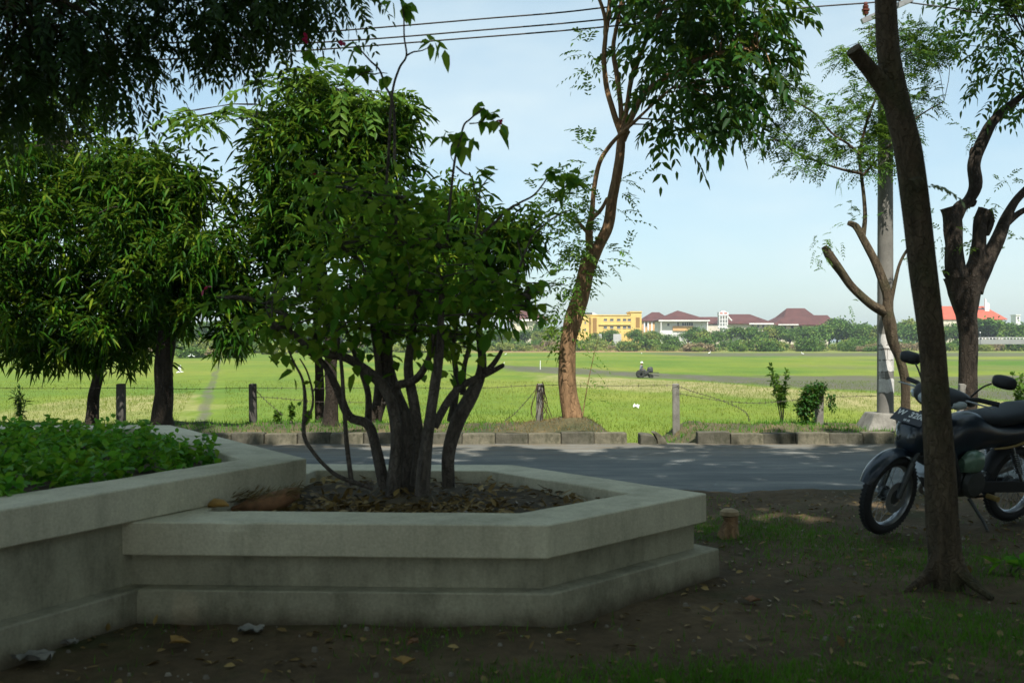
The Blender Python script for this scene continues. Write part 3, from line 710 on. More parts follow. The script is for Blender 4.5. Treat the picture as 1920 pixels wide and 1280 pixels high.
upper = [pblob(1250, 44, 13.6, 83, 67, 1.1), pblob(1350, 24, 13.5, 102, 72, 1.2), pblob(1290, 124, 13.4, 97, 55, 1.1), pblob(1380, 134, 13.4, 79, 67, 1.0), pblob(1300, 199, 13.3, 74, 45, .8),
         pblob(1285, 269, 13.3, 29, 37, .4), pblob(1250, 219, 13.3, 37, 36, .5), pblob(1450, 74, 13.4, 51, 45, .6), pblob(1415, 24, 13.4, 65, 45, .8), pblob(1300, -76, 13.6, 158, 81, 1.6), pblob(1180, -56, 13.8, 65, 45, .7), ((1.4, 11.7, 7.2), (1.4, 1.3, 1.0)),  # the last clump here is out of view, added to shade the upper trunk
         pblob(1370, 199, 13.4, 51, 40, .5)]
Pt, D = in_blobs(upper, 1020); T.twigs(Pt[:90], .012, .004)
La = Leaves().add(pinnate(Pt, D, 4, .34, .15, .066, .55, .95, .4))
Lt = Leaves()
sp = pts_px([(x + rng.normal() * 10, y + rng.normal() * 12, 13.9 + rng.normal() * .3) for x, y in
     [(1105, 100), (1100, 85), (1110, 125), (1115, 140), (1120, 160), (1108, 60), (1130, 135)] * 2 + [(1100, 270), (1085, 290), (1110, 300), (1095, 330), (1120, 330), (1080, 360), (1060, 355), (1035, 360), (1010, 365), (1090, 380), (1065, 395), (1050, 420), (1080, 430), (1060, 455), (1075, 470), (1085, 500), (1060, 500), (1045, 530), (1055, 560), (1075, 540), (1070, 575), (1060, 590)] * 3
     + [(1160, 330), (1170, 350), (1175, 335), (1160, 400), (1165, 380), (1130, 480), (1150, 470), (1175, 468), (1135, 505), (1140, 400)] * 2])
dd = rdir(len(sp)); dd[:, 0] += np.where(sp[:, 0] < P(1125, 0, dA).x, -.7, .8); dd[:, 2] += .15
Lt.add(pinnate(sp, dd, 6, .36, .085, .032, .3, 1.0, .2))
cl = in_blobs([pblob(1078, 440, 13.9, 30, 50, .4), pblob(1085, 520, 14, 28, 45, .35), pblob(1055, 600, 14, 18, 45, .3), pblob(1060, 380, 13.9, 40, 30, .4)], 150); Lt.add(pinnate(cl[0], cl[1], 5, .24, .08, .034, .3))
st = pts_px([(1090 + (i % 3) * 14, 770 - i * 9, 13.9) for i in range(14)]); dd = rdir(len(st)); dd[:, 0] += 1.2; Lt.add(pinnate(st, dd, 5, .2, .05, .02, .3))
T.limb([P(1092, 780, 13.9), P(1102, 720, 13.9), P(1115, 660, 13.9), P(1122, 635, 13.9)], [.008, .006, .004, .003], 4, 0, node=False)
finish(T, r, M['barkA'], [(La, M['ovate'], 'crown'), (Lt, M['light'], 'young_leaves')])

# --- slim forked tree with feathery leaves before the power pole
dC = 13.6
r = tree_root(1698, 760, dC, 'feathery_tree', 'slim forked tree with feathery leaves leaning before the concrete power pole')
T = Tree()
T.plimb([(1700, 815), (1698, 760), (1697, 710), (1688, 675), (1674, 640), (1668, 605), (1662, 575)], dC, [22, 18, 17, 17, 22, 24, 22], n=10, wob=.2, node=False)
T.plimb([(1664, 588), (1630, 568), (1600, 540), (1578, 510), (1555, 478), (1545, 462)], dC, [20, 17, 16, 15, 17, 10])
T.plimb([(1664, 590), (1664, 555), (1652, 520), (1640, 490), (1620, 450), (1605, 425), (1590, 418)], dC, [20, 18, 16, 15, 14, 14, 9])
T.plimb([(1618, 445), (1622, 410), (1620, 370), (1614, 320), (1612, 290), (1625, 230), (1650, 160), (1655, 100)], dC, [11, 8, 7, 6, 6, 5, 4, 3])
T.plimb([(1668, 580), (1685, 500), (1705, 462)], dC, [9, 6, 5])
T.plimb([(1614, 325), (1580, 318), (1540, 305), (1500, 290), (1470, 270), (1440, 255)], dC - .2, [6, 5, 4, 4, 3, 2]); T.plimb([(1612, 290), (1590, 270), (1560, 250), (1530, 215), (1490, 190), (1440, 165)], dC - .3, [6, 5, 4, 4, 3, 2])
T.plimb([(1616, 330), (1640, 305), (1680, 260), (1720, 220), (1770, 190)], dC + .1, [5, 4, 4, 3, 2])
fb = [pblob(1455, 165, 13.2, 55, 25, .3), pblob(1500, 205, 13.3, 60, 25, .3), pblob(1445, 250, 13.3, 50, 30, .3), pblob(1500, 270, 13.3, 60, 28, .3), pblob(1555, 240, 13.4, 45, 35, .3), pblob(1500, 310, 13.3, 30, 20, .2), pblob(1570, 290, 13.4, 40, 22, .3),
      pblob(1615, 230, 13.5, 40, 55, .4), pblob(1640, 165, 13.6, 50, 40, .4), pblob(1600, 95, 13.6, 28, 26, .3), pblob(1690, 100, 13.8, 60, 45, .5), pblob(1720, 190, 13.8, 60, 28, .4), pblob(1670, 250, 13.8, 45, 40, .4), pblob(1650, 290, 13.7, 40, 22, .3),
      pblob(1740, 80, 13.8, 50, 30, .4), pblob(1625, 300, 13.6, 30, 25, .3), pblob(1675, 60, 13.8, 40, 25, .3)]
Pt, D = in_blobs(fb, 420); D[:, 2] *= .4; T.twigs(Pt[:50], .006, .003)
L = Leaves(); 
for s in (-1, 1, 0): 
    D2 = nrm(D + rdir(len(D)) * .6); L.add(pinnate(Pt + rng.normal(size=Pt.shape) * .04, D2, 8, .21, .055, .021, .35, 1.15, .15))
tips = pts_px([(x + rng.normal() * 9, y + rng.normal() * 9, dC - .05) for x, y in [(1548, 460), (1540, 450), (1558, 465), (1535, 465), (1565, 450), (1530, 485), (1545, 490)] * 3 + [(1590, 410), (1600, 400), (1585, 395), (1610, 385)] * 3 + [(1600, 560), (1640, 405), (1700, 460), (1690, 480)] * 2])
L.add(pinnate(tips, nrm(rdir(len(tips)) + np.array([-.2, 0, .3])), 6, .13, .04, .014, .4))
pdn = pts_px([(1570, 335, 13.4), (1575, 345, 13.4), (1571, 340, 13.3)]); L.add(whorls(pdn, np.tile([0, 0, -1.], (3, 1)), 2, .16, .014, .1, .2, .01))
finish(T, r, M['barkF'], [(L, M['fine'], 'crown')])

# --- stout pollarded tree at the right
dD = 14.3
r = tree_root(1815, 790, dD, 'pollarded_tree', 'stout dark pollarded tree with cut stubs and three upright limbs')
T = Tree()
T.plimb([(1812, 815), (1813, 770), (1815, 700), (1816, 640), (1812, 590), (1808, 550), (1806, 520)], dD, [52, 38, 35, 35, 38, 58, 70], n=14, wob=.12, node=False)
T.plimb([(1800, 545), (1790, 500), (1788, 450), (1784, 405), (1780, 388)], dD, [50, 36, 34, 33, 38])
T.plimb([(1784, 420), (1800, 390), (1815, 378), (1828, 350), (1826, 310), (1838, 275), (1858, 235), (1885, 205), (1915, 180), (1960, 130)], [dD] * 10, [30, 27, 22, 24, 23, 22, 20, 15, 12, 9])
T.plimb([(1815, 380), (1824, 384), (1830, 376)], dD, [14, 10, 5]); T.plimb([(1826, 305), (1822, 285), (1825, 277)], dD, [14, 10, 7])
T.plimb([(1816, 540), (1832, 490), (1836, 445), (1838, 415), (1848, 396)], dD, [44, 30, 26, 26, 32]); T.plimb([(1848, 440), (1856, 415), (1850, 394)], dD, [14, 16, 20])
T.plimb([(1826, 545), (1850, 490), (1872, 445), (1888, 405), (1905, 375), (1935, 345)], dD, [40, 30, 26, 20, 16, 13]); T.plimb([(1886, 420), (1910, 400), (1940, 385)], dD, [13, 11, 9])
T.plimb([(1790, 530), (1776, 515), (1772, 505)], dD, [16, 14, 12])
db = [pblob(1860, 60, 14, 70, 75, .9), pblob(1900, 120, 14, 70, 65, .9), pblob(1830, 30, 14, 50, 50, .6), pblob(1800, 105, 14, 38, 22, .4), pblob(1860, 180, 14, 45, 28, .4), pblob(1940, 40, 14.3, 90, 110, 1.2), pblob(1980, 160, 14.3, 80, 70, 1), pblob(1900, -70, 14.3, 140, 80, 1.5), ((7.0, 12.4, 6.7), (1.7, 1.4, .8)), ((7.0, 11.4, 7.0), (1.4, 1.3, .9)), ((8.4, 12.6, 6.6), (1.6, 1.6, .9))]  # last three clumps lie out of view, added to keep sun off the trunk
Pt, D = in_blobs(db, 1050); T.twigs(Pt[:60], .012, .004)
La = Leaves().add(pinnate(Pt, D, 4, .30, .12, .052, .45, .95, .3))
Lt = Leaves(); tp = pts_px([(x + rng.normal() * 9, y + rng.normal() * 9, dD + rng.normal() * .15) for x, y in [(1770, 410), (1765, 440), (1760, 470), (1770, 495), (1765, 380), (1812, 440), (1815, 470), (1870, 380), (1900, 340), (1890, 335), (1820, 245), (1808, 250), (1815, 265), (1850, 480), (1880, 470), (1900, 440), (1840, 390)] * 3])
Lt.add(pinnate(tp, nrm(rdir(len(tp)) + np.array([-.1, -.2, .1])), 5, .2, .06, .024, .3))
finish(T, r, M['barkD'], [(La, M['ovate'], 'crown'), (Lt, M['light'], 'young_leaves')])

# --- dense round-headed trees behind the planters
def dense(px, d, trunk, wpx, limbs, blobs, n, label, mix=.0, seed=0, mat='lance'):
    r = tree_root(px, 800, d, 'broadleaf_tree', label, 'dense trees along the verge')
    T = Tree(); T.plimb(trunk, d, wpx, n=12, wob=.16)
    T.grow([b[0] for b in blobs], .05, .012)
    ext = []
    for _ in range(max(6, len(blobs))):
        c0, r0 = blobs[rng.integers(len(blobs))]; v = rdir(1)[0]; v[2] = abs(v[2]) * .8 - .15; ext.append((tuple(np.array(c0) + v * np.array(r0) * 1.12), tuple(rng.uniform(.16, .34, 3))))
    holes = [(np.array(blobs[rng.integers(len(blobs))][0]) + rdir(1)[0] * np.array(blobs[0][1]) * .8, rng.uniform(.22, .42)) for _ in range(6)]
    Pt, D = in_blobs(blobs + ext, int(n * 2.0)); ok = np.ones(len(Pt), bool)
    for hc, hr in holes: ok &= np.linalg.norm((Pt - hc) * np.array([1, .45, 1]), axis=1) > hr
    Pt, D = Pt[ok], D[ok]; T.twigs(Pt[::11], .012, .004)
    out = rng.random(len(Pt)) < .16; Pt = Pt + D * (out * rng.uniform(.08, .26, len(Pt)))[:, None]
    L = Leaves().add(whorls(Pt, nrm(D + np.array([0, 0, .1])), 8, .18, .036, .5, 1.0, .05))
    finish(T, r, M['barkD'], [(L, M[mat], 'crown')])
d1, d2, d3 = 14.3, 13.9, 14.0
dense(172, d1, [(170, 815), (174, 770), (176, 740), (184, 700), (178, 660), (172, 610), (165, 540)], [30, 22, 20, 20, 28, 24, 20], None,
      [pblob(60, 330, d1, 80, 70, 1.0), pblob(150, 290, d1, 80, 70, 1.0), pblob(210, 340, d1, 70, 80, 1.0), pblob(40, 470, d1, 100, 110, 1.2), pblob(150, 450, d1, 110, 110, 1.3), pblob(90, 590, d1, 110, 85, 1.2), pblob(190, 600, d1, 80, 75, 1.0), pblob(-60, 430, d1, 120, 170, 1.4), pblob(105, 670, d1, 40, 32, .5), pblob(215, 655, d1, 45, 32, .5), pblob(10, 620, d1, 70, 50, .8), pblob(120, 215, d1, 55, 45, .7)],
      1500, 'broad dense tree with the slimmest bent trunk, its leafy skirt low over the fence')
dense(305, d2, [(304, 820), (304, 785), (309, 740), (306, 690), (312, 640), (316, 590), (318, 540), (325, 470)], [62, 40, 34, 36, 34, 32, 30, 24], None,
      [pblob(290, 330, d2, 70, 50, .9), pblob(360, 380, d2, 80, 60, 1.0), pblob(270, 420, d2, 90, 80, 1.1), pblob(380, 470, d2, 90, 70, 1.1), pblob(300, 520, d2, 90, 80, 1.1), pblob(400, 560, d2, 65, 40, .8), pblob(250, 600, d2, 60, 50, .8), pblob(360, 590, d2, 50, 35, .6), pblob(420, 430, d2, 50, 60, .7), pblob(460, 560, d2, 40, 30, .5), pblob(445, 615, d2, 30, 40, .4)],
      1150, 'dense dark tree with a straight trunk rising between two fence posts')
dense(620, d3, [(620, 825), (620, 790), (622, 740), (620, 690), (622, 640), (615, 590), (600, 520), (590, 430), (600, 340)], [56, 30, 24, 23, 25, 30, 30, 28, 20], None,
      [pblob(560, 300, d3, 90, 80, 1.0), pblob(640, 250, d3, 90, 70, 1.0), pblob(700, 300, d3, 80, 70, .9), pblob(560, 400, d3, 75, 70, .9), pblob(690, 400, d3, 80, 60, .9), pblob(630, 360, d3, 80, 80, 1.0), pblob(525, 250, d3, 45, 30, .5), pblob(590, 190, d3, 60, 45, .7), pblob(520, 470, d3, 50, 60, .6), pblob(730, 230, d3, 45, 40, .6), pblob(660, 480, d3, 90, 70, .9), pblob(480, 590, d3, 40, 55, .5)],
      1300, 'tall bushy tree with a flared trunk standing right behind the planter shrub')
dense(712, 14.6, [(700, 825), (702, 790), (716, 740), (722, 680), (735, 600), (770, 520), (820, 440)], [40, 28, 24, 22, 22, 22, 18], None,
      [pblob(830, 400, 14.6, 75, 55, .9), pblob(780, 440, 14.6, 70, 60, .9), pblob(910, 470, 14.6, 75, 50, .9), pblob(850, 500, 14.6, 90, 70, 1), pblob(760, 540, 14.6, 80, 60, .9), pblob(950, 440, 14.6, 40, 25, .5), pblob(930, 540, 14.6, 60, 50, .7)],
      820, 'leaning dense tree whose yellow green top shows just above the planter shrub')
# compound leaves sprouting above the bushy tree
r = tree_root(585, 800, 14.9, 'sapling', 'slender sapling with bright feathered sprays topping the bushy tree')
T = Tree(); T.plimb([(600, 815), (598, 700), (590, 500), (580, 300), (578, 200), (580, 140)], 14.9, [18, 16, 14, 12, 8, 5], node=True, lo=.6); L = Leaves()
Pt = pts_px([(x + rng.normal() * 12, y + rng.normal() * 7, 13.5 + rng.normal() * .2) for x, y in [(560, 140), (600, 135), (620, 150), (540, 160), (530, 180), (480, 165), (580, 160), (360, 225), (385, 220), (410, 228), (440, 220), (345, 212), (465, 215), (690, 175), (720, 180), (700, 195), (670, 200), (650, 180), (560, 190), (620, 180)] * 4])
D = rdir(len(Pt)); D[:, 2] *= .35; D[:, 1] *= .4; L.add(pinnate(Pt, D, 6, .46, .15, .058, .4, 1.0, .25)); T.twigs(Pt[:40], .01, .004)
finish(T, r, M['barkD'], [(L, M['light'], 'crown')])

# --- overhanging tree: its trunk stands beyond the left edge of the picture
r = empty('overhanging_tree', (-4.9, 5.6, 0), 'big dark overhanging tree whose fine leaved boughs hang over the planters', 'tree')
T = Tree(); T.limb([(-4.9, 5.6, .4), (-4.85, 5.6, 1.6), (-4.6, 5.7, 3.0), (-4.2, 5.8, 4.4), (-3.9, 5.4, 6.6), (-3.7, 4.6, 9.6)], [.26, .22, .20, .18, .15, .10], 12, .2, node=True, lo=.5)
near = [pblob(20, 84, 6.4, 90, 130, .6), pblob(90, 14, 6.4, 120, 110, .7), pblob(190, 34, 6.5, 90, 110, .6), pblob(215, 124, 6.5, 60, 70, .4), pblob(60, 164, 6.4, 80, 60, .4), pblob(390, -16, 6.6, 90, 90, .6), pblob(430, 44, 6.6, 70, 60, .4), pblob(490, -32, 6.6, 80, 72, .5), pblob(560, -32, 6.7, 80, 48, .4), pblob(630, -47, 6.7, 60, 36, .4), pblob(280, -16, 6.5, 80, 55, .5), pblob(500, 58, 6.6, 45, 28, .3), pblob(15, 224, 6.4, 30, 40, .2), pblob(620, 8, 6.7, 35, 20, .2)]
T.grow([(-2.9, 6.2, 4.2), (-2.0, 6.4, 3.9), (-1.5, 6.5, 3.8), (-3.0, 6.0, 3.4), (-3.4, 2.2, 11), (-1.6, 2.2, 11), (-5, 3.8, 11), (-1.0, 3.8, 11)], .09, .02)
Pt, D = in_blobs(near, 1150); D[:, 2] -= .25; T.twigs(Pt[::7], .012, .003)
L = Leaves().add(pinnate(Pt, D, 7, .24, .066, .024, .42, .9, .25))
hi = [((-3.4, 1.7, 11.3), (2.6, 2.4, 1.4)), ((-1.4, 1.7, 11.2), (1.9, 2.2, 1.2)), ((-3.0, 3.9, 11.1), (2.2, 1.7, 1.0)), ((-3.2, -0.3, 10.9), (2.2, 1.8, 1.2)), ((-5.6, 2.7, 10.9), (2.2, 2.4, 1.4)), ((-1.0, 3.9, 11.3), (1.7, 1.5, .9)), ((-6.4, 4.7, 10.9), (2.2, 1.8, 1)), ((-4.6, 4.7, 11.2), (2, 1.5, .9))]  # upper crown out of view, its height set by the shade it casts
Pt, D = in_blobs(hi, 760, .9); D[:, 2] *= .25; Lu = Leaves().add(pinnate(Pt, D, 6, .55, .32, .16, .12, 1.0, .05)); T.twigs(Pt[::30], .02, .006)
finish(T, r, M['barkF'], [(L, M['neem'], 'low_boughs'), (Lu, M['canopy'], 'crown')])

# --- near tree at the right, its crown above the picture
dB = 5.55
r = tree_root(1770, 1100, dB, 'roadside_tree', 'near dark trunk with a sawn side stub standing before the motorcycle')
T = Tree()
T.plimb([(1778, 1130), (1776, 1095), (1772, 1040), (1767, 980), (1764, 900), (1757, 800), (1751, 700), (1742, 600), (1728, 480), (1715, 370), (1702, 280), (1683, 200), (1668, 110), (1661, 20), (1658, -80), (1650, -250), (1640, -500), (1650, -850), (1640, -1250), (1600, -1600)], dB, [70, 65, 61, 59, 57, 51, 48, 48, 49, 50, 50, 47, 42, 39, 38, 36, 33, 30, 25, 18], n=16, wob=.09, lo=.8)
T.plimb([(1688, 215), (1662, 170), (1635, 135), (1612, 108), (1600, 92)], [dB, dB - .02, dB - .05, dB - .08, dB - .1], [40, 36, 31, 28, 30], n=12, wob=.12, node=False)
T.plimb([(1712, 350), (1720, 345), (1728, 352)], [dB - .07] * 3, [34, 26, 12], n=10, node=False)
for ax, ay in ((-.27, -.10), (.16, -.24), (.24, .12)):
    b0 = P(1772, 1085, dB); T.limb([b0 + Vector((ax * .1, ay * .1, .16)), b0 + Vector((ax * .4, ay * .4, .035)), b0 + Vector((ax * .95, ay * .95, -.05))], [.06, .035, .015], 8, .4, node=False)
hi = [((1.4, 1.3, 11.4), (2.3, 2.2, 1.3)), ((3.2, 1.9, 11.4), (2.2, 2.2, 1.4)), ((2.2, -0.5, 11.5), (2.3, 1.8, 1.3)), ((4.6, 3.7, 11.1), (2.0, 1.7, 1.1)), ((.7, 3.3, 11.2), (1.5, 1.5, .9)), ((2.6, 3.9, 11.2), (1.7, 1.5, 1.0)), ((5.2, 0.9, 11.2), (2.0, 2.2, 1.2)), ((6.6, 3.5, 11.1), (1.8, 1.8, 1.1)), ((7.8, 2.3, 11.1), (1.8, 2.2, 1.2))]  # crown clumps above the view, placed to shade planters and road
T.grow([h[0] for h in hi], .09, .02)
Pt, D = in_blobs(hi, 760, .9); D[:, 2] *= .25; L = Leaves().add(pinnate(Pt, D, 6, .55, .32, .16, .12, 1.0, .05)); T.twigs(Pt[::30], .02, .006)
tw = pts_px([(1735, 350, dB - .05), (1740, 345, dB - .08)]); L.add(pinnate(tw, np.array([[1, -.1, .15], [.9, -.3, -.1]]), 7, .14, .05, .02, .5, .9, .3))
finish(T, r, M['barkF'], [(L, M['canopy'], 'crown')])

# --- unseen trees: two shade the near ground, one is added to block side light
for (bx, by, lab, hs) in ((-3.2, -1.2, 'wide shade tree behind the viewpoint on the side of the taller planter', [((-3.4, -4.1, 10.8), (2.6, 2.6, 1.4)), ((-1.0, -2.9, 10.8), (2.2, 2.3, 1.2)), ((-4.6, -1.9, 10.6), (2.3, 2.2, 1.4)), ((-2.2, -1.1, 11.0), (2.3, 1.9, 1.2)), ((-.5, -2.0, 11.7), (2, 1.8, 1)), ((-2.6, -2.5, 11.9), (2, 1.8, 1)), ((-4, -5.8, 7.0), (2.8, 2.2, 2.2)), ((-6.5, -3.7, 6.8), (2.2, 2.6, 2.2)), ((-7.5, 0.3, 6.8), (1.8, 2.6, 2.0)), ((-.6, -2.6, 10.9), (2.4, 1.9, 1)), ((-3, -1.6, 11.2), (2.2, 1.8, 1)), ((-1.5, -4.6, 4.0), (2.4, 1.4, 2.6)), ((-4.5, -6.5, 4.4), (3.2, 1.8, 3.0))]),
                          (3.3, -.8, 'wide shade tree behind the viewpoint on the side of the motorcycle', [((3.2, -3.3, 11.0), (2.6, 2.4, 1.4)), ((1.2, -1.7, 11.1), (2.0, 2.0, 1.2)), ((4.8, -1.5, 10.8), (2.2, 2.2, 1.4)), ((.8, -4.1, 10.8), (2.2, 2.2, 1.3)), ((1.6, -2.9, 12.0), (2, 1.8, 1)), ((3.2, -5.8, 6.8), (2.8, 2.0, 2.4)), ((6.4, -3.2, 7.0), (2.2, 2.6, 2.2)), ((7, 0.8, 7.4), (1.8, 2.4, 1.8)), ((1.8, -2.4, 11), (2.2, 1.9, 1)), ((4, -1.6, 11), (2, 1.8, 1)), ((1.4, -4.8, 4.0), (2.2, 1.4, 2.6)), ((4.5, -6, 4.2), (3.0, 1.8, 3.0)), ((7.8, -2.5, 3.4), (1.6, 2.8, 3.0)), ((5.2, -4.2, 2.6), (2.2, 1.6, 2.4))]), (8.2, 5.0, 'low branched bushy tree standing past the motorcycle outside the view', [((8.6, 2.6, 3.4), (1.4, 2.4, 3.0)), ((8.6, 5.4, 3.4), (1.5, 2.0, 3.0)), ((7.9, 8.2, 3.4), (1.3, 1.6, 3.0))])):
    r = empty('shade_tree', (bx, by, 0), lab, 'tree'); T = Tree()
    hh = 8.4 if hs[0][0][2] > 5 else 3.2; T.limb([(bx, by, -.1), (bx + .05, by, hh * .2), (bx - .05, by + .1, hh * .4), (bx, by + .1, hh * .65), (bx + .1, by, hh)], [.24, .21, .18, .15, .08], 10, .15, lo=.5)
    T.grow([h[0] for h in hs], .08, .02); hi_, lo_ = [h for h in hs if h[0][2] > 7], [h for h in hs if h[0][2] <= 7]; crowns = []
    if hi_:
        Pt, D = in_blobs(hi_, 1050, .9); D[:, 2] *= .25; crowns.append((Leaves().add(pinnate(Pt, D, 6, .6, .34, .17, .12, 1.0, .05)), M['canopy'], 'crown'))
    Pt, D = in_blobs(lo_, 1300, .9); crowns.append((Leaves().add(pinnate(Pt, D, 6, .5, .28, .13, .4)), M['neem'], 'low_boughs'))  # dense dark boughs out of view, added to block light on the planter sides
    finish(T, r, M['barkF'], crowns)

# --- bougainvillea in the planter
r = empty('bougainvillea_shrub', (P(760, 925, 6.15).x, 6.15, .38), 'many stemmed bougainvillea shrub with thin leafy sprigs growing in the low planter', 'shrub')
T = Tree(); S = lambda pts, d, w, **k: T.plimb(pts, d, [q * .82 for q in w], **dict(dict(n=10, wob=.3, lo=.45), **k))
S([(765, 935), (764, 880), (758, 800), (736, 738), (724, 670), (730, 600), (740, 500)], 6.35, [56, 48, 46, 42, 34, 26, 14])
S([(734, 935), (745, 840), (736, 766), (720, 725), (690, 697), (652, 672), (617, 664), (580, 650), (545, 620)], [6.1, 6.12, 6.15, 6.15, 6.15, 6.15, 6.1, 6.05, 6], [34, 30, 28, 28, 26, 22, 20, 16, 10])
S([(722, 915), (706, 840), (690, 795), (655, 780), (635, 735), (618, 700), (600, 675), (565, 655)], [6.3, 6.3, 6.3, 6.28, 6.25, 6.2, 6.2, 6.2], [26, 23, 22, 20, 18, 16, 13, 8])
S([(790, 940), (798, 850), (806, 780), (815, 720), (822, 670), (826, 610), (830, 520)], 5.98, [34, 28, 26, 24, 21, 17, 10])
S([(842, 912), (842, 850), (858, 790), (884, 740), (900, 705), (904, 670), (898, 620), (905, 540)], 6.35, [30, 30, 32, 30, 24, 20, 16, 8])
S([(904, 700), (918, 690), (932, 672), (941, 656)], [6.35, 6.3, 6.28, 6.26], [16, 13, 11, 8], lo=1); S([(900, 706), (922, 696), (944, 684)], [6.35, 6.3, 6.25], [15, 12, 9], lo=1)
S([(815, 800), (838, 755), (862, 725), (900, 705)], [6.1, 6.15, 6.25, 6.35], [22, 19, 17, 15]); S([(780, 910), (786, 840), (776, 760), (766, 690), (775, 620), (790, 540)], 6.2, [30, 28, 26, 22, 16, 8])
S([(745, 722), (775, 712), (792, 695), (806, 665), (815, 620)], [6.15, 6.1, 6.05, 6.02, 6], [20, 18, 16, 13, 8]); S([(690, 790), (690, 740), (678, 698), (660, 650), (640, 590)], 6.4, [16, 14, 13, 10, 7])
S([(660, 910), (650, 830), (644, 740), (640, 684), (632, 620)], 6.0, [12, 11, 10, 9, 6], wob=.1); S([(845, 790), (856, 720), (850, 650), (862, 580)], 6.45, [16, 14, 11, 7])
S([(868, 740), (870, 690), (880, 640), (875, 570)], 6.3, [14, 12, 10, 6]); S([(706, 760), (710, 690), (700, 620), (690, 540)], 6.3, [20, 17, 13, 7])
S([(700, 915), (640, 895), (612, 875), (588, 848), (570, 815), (572, 752), (567, 711), (550, 677), (535, 640)], [5.95] * 9, [11, 10, 9, 9, 10, 9, 6, 5, 4], wob=.1, lo=.6)
S([(572, 790), (585, 765), (586, 735), (576, 697), (562, 672)], 5.95, [7, 6, 5, 4, 3], wob=0); S([(586, 735), (600, 715), (612, 700)], 5.95, [4, 3, 2], wob=0)
bb = [pblob(640, 440, 6.2, 70, 60, .45), pblob(740, 430, 6.2, 80, 70, .5), pblob(830, 470, 6.2, 80, 70, .5), pblob(900, 520, 6.2, 75, 60, .45), pblob(960, 560, 6.1, 50, 45, .3), pblob(660, 540, 6.1, 90, 70, .5), pblob(770, 550, 6.1, 100, 70, .55), pblob(880, 590, 6.2, 90, 45, .45), pblob(560, 560, 6.1, 70, 60, .4), pblob(600, 620, 6.1, 80, 35, .4),
      pblob(720, 620, 6.2, 90, 40, .45), pblob(840, 630, 6.3, 70, 35, .4), pblob(520, 620, 6.0, 40, 35, .3), pblob(690, 370, 6.3, 70, 50, .4), pblob(780, 380, 6.3, 50, 40, .3), pblob(620, 350, 6.3, 45, 55, .3), pblob(990, 530, 6.1, 35, 40, .25), pblob(1005, 580, 6.1, 22, 30, .2), pblob(430, 560, 6.0, 22, 22, .15)]
T.grow([b[0] for b in bb], .022, .006, 5)
Pt, D = in_blobs(bb, 590, 1.3); o_ = rng.random(len(Pt)) < .2; Pt = Pt + D * (o_ * rng.uniform(.05, .16, len(Pt)))[:, None]; T.twigs(Pt[::4], .006, .0025, .05)
L = Leaves().add(whorls(Pt, D, 4, .075, .058, .3, 1.1, .06))
Lb = Leaves()
def sprig(pts, d, w0, tips):
    T.plimb(pts, d, [w0 * (1 - .6 * i / (len(pts) - 1)) for i in range(len(pts))], n=5, wob=.05, k=6, node=False)
    Pl = pts_px([(x, y, d) for x, y in tips]); L.add(whorls(Pl, nrm(rdir(len(Pl)) + np.array([0, 0, -.5])), 3, .085, .06, .4, .9, .015))
sprig([(720, 400), (728, 300), (735, 180), (748, 130), (762, 105), (758, 70), (757, 30), (752, 5)], 6.2, 6, [(740, 8), (757, 18), (762, 5), (748, 0)])
sprig([(762, 105), (775, 98), (792, 95), (812, 85)], 6.2, 4, [(808, 80), (828, 88), (812, 76)])
sprig([(740, 300), (738, 200), (722, 160), (712, 132), (695, 115), (678, 96), (660, 76)], 6.3, 6, [(670, 96), (662, 80), (578, 105), (575, 90), (668, 132), (680, 138), (672, 128), (690, 140)])
sprig([(700, 135), (680, 138), (655, 160)], 6.25, 3, [(688, 132), (665, 140)]); sprig([(700, 140), (715, 137), (727, 138)], 6.25, 3, [(727, 140)])
sprig([(838, 460), (845, 370), (853, 300), (862, 265), (870, 235), (880, 225), (895, 212), (908, 202)], 6.15, 6, [(905, 200), (912, 210), (915, 222), (930, 230), (925, 215), (934, 238)])
sprig([(880, 232), (898, 230), (912, 220)], 6.15, 3, [(905, 226)]); sprig([(864, 265), (848, 270), (845, 290), (852, 306)], 6.15, 3, [(838, 248), (830, 258), (850, 262), (868, 248), (884, 255), (870, 280)])
sprig([(855, 312), (870, 325), (884, 332), (892, 365), (897, 395)], 6.15, 4, [(884, 370), (880, 380), (905, 395)])
sprig([(890, 440), (898, 395), (900, 360), (912, 338), (927, 325)], 6.1, 4, [(905, 325), (930, 322), (903, 330)])
sprig([(900, 440), (930, 415), (950, 395), (975, 380), (1002, 365), (1025, 335), (1030, 320)], 6.15, 6, [(1010, 318), (1033, 322), (1050, 318), (1065, 325), (1040, 332), (920, 385), (940, 395)])
sprig([(965, 530), (975, 500), (988, 465), (1000, 440), (1025, 418), (1045, 404), (1068, 395)], 6.1, 6, [(980, 470), (990, 480), (1005, 470), (998, 440), (1022, 410), (1050, 400), (1060, 350), (1075, 345), (1055, 365), (1010, 455)])
sprig([(985, 500), (970, 450), (968, 430)], 6.1, 4, [(965, 440), (970, 425)]); sprig([(1040, 380), (1060, 350), (1075, 335)], 6.12, 4, [(1072, 335), (1085, 330)])
sp2 = pts_px([(572, 770, 5.95), (563, 765, 5.95), (575, 720, 5.95), (600, 715, 5.95), (610, 700, 5.95)]); L.add(whorls(sp2, rdir(5), 2, .06, .045, .3, .8, .01))
red = pts_px([(592, 325, 6.15), (385, 543, 5.9), (640, 84, 6.2), (570, 72, 6.2), (935, 232, 6.12)]); Lb.add(whorls(red, rdir(5), 4, .035, .03, .1, 1.0, .01))
finish(T, r, M['barkS'], [(L, M['boug'], 'crown'), (Lb, M['bract'], 'blossoms')], 'stems')

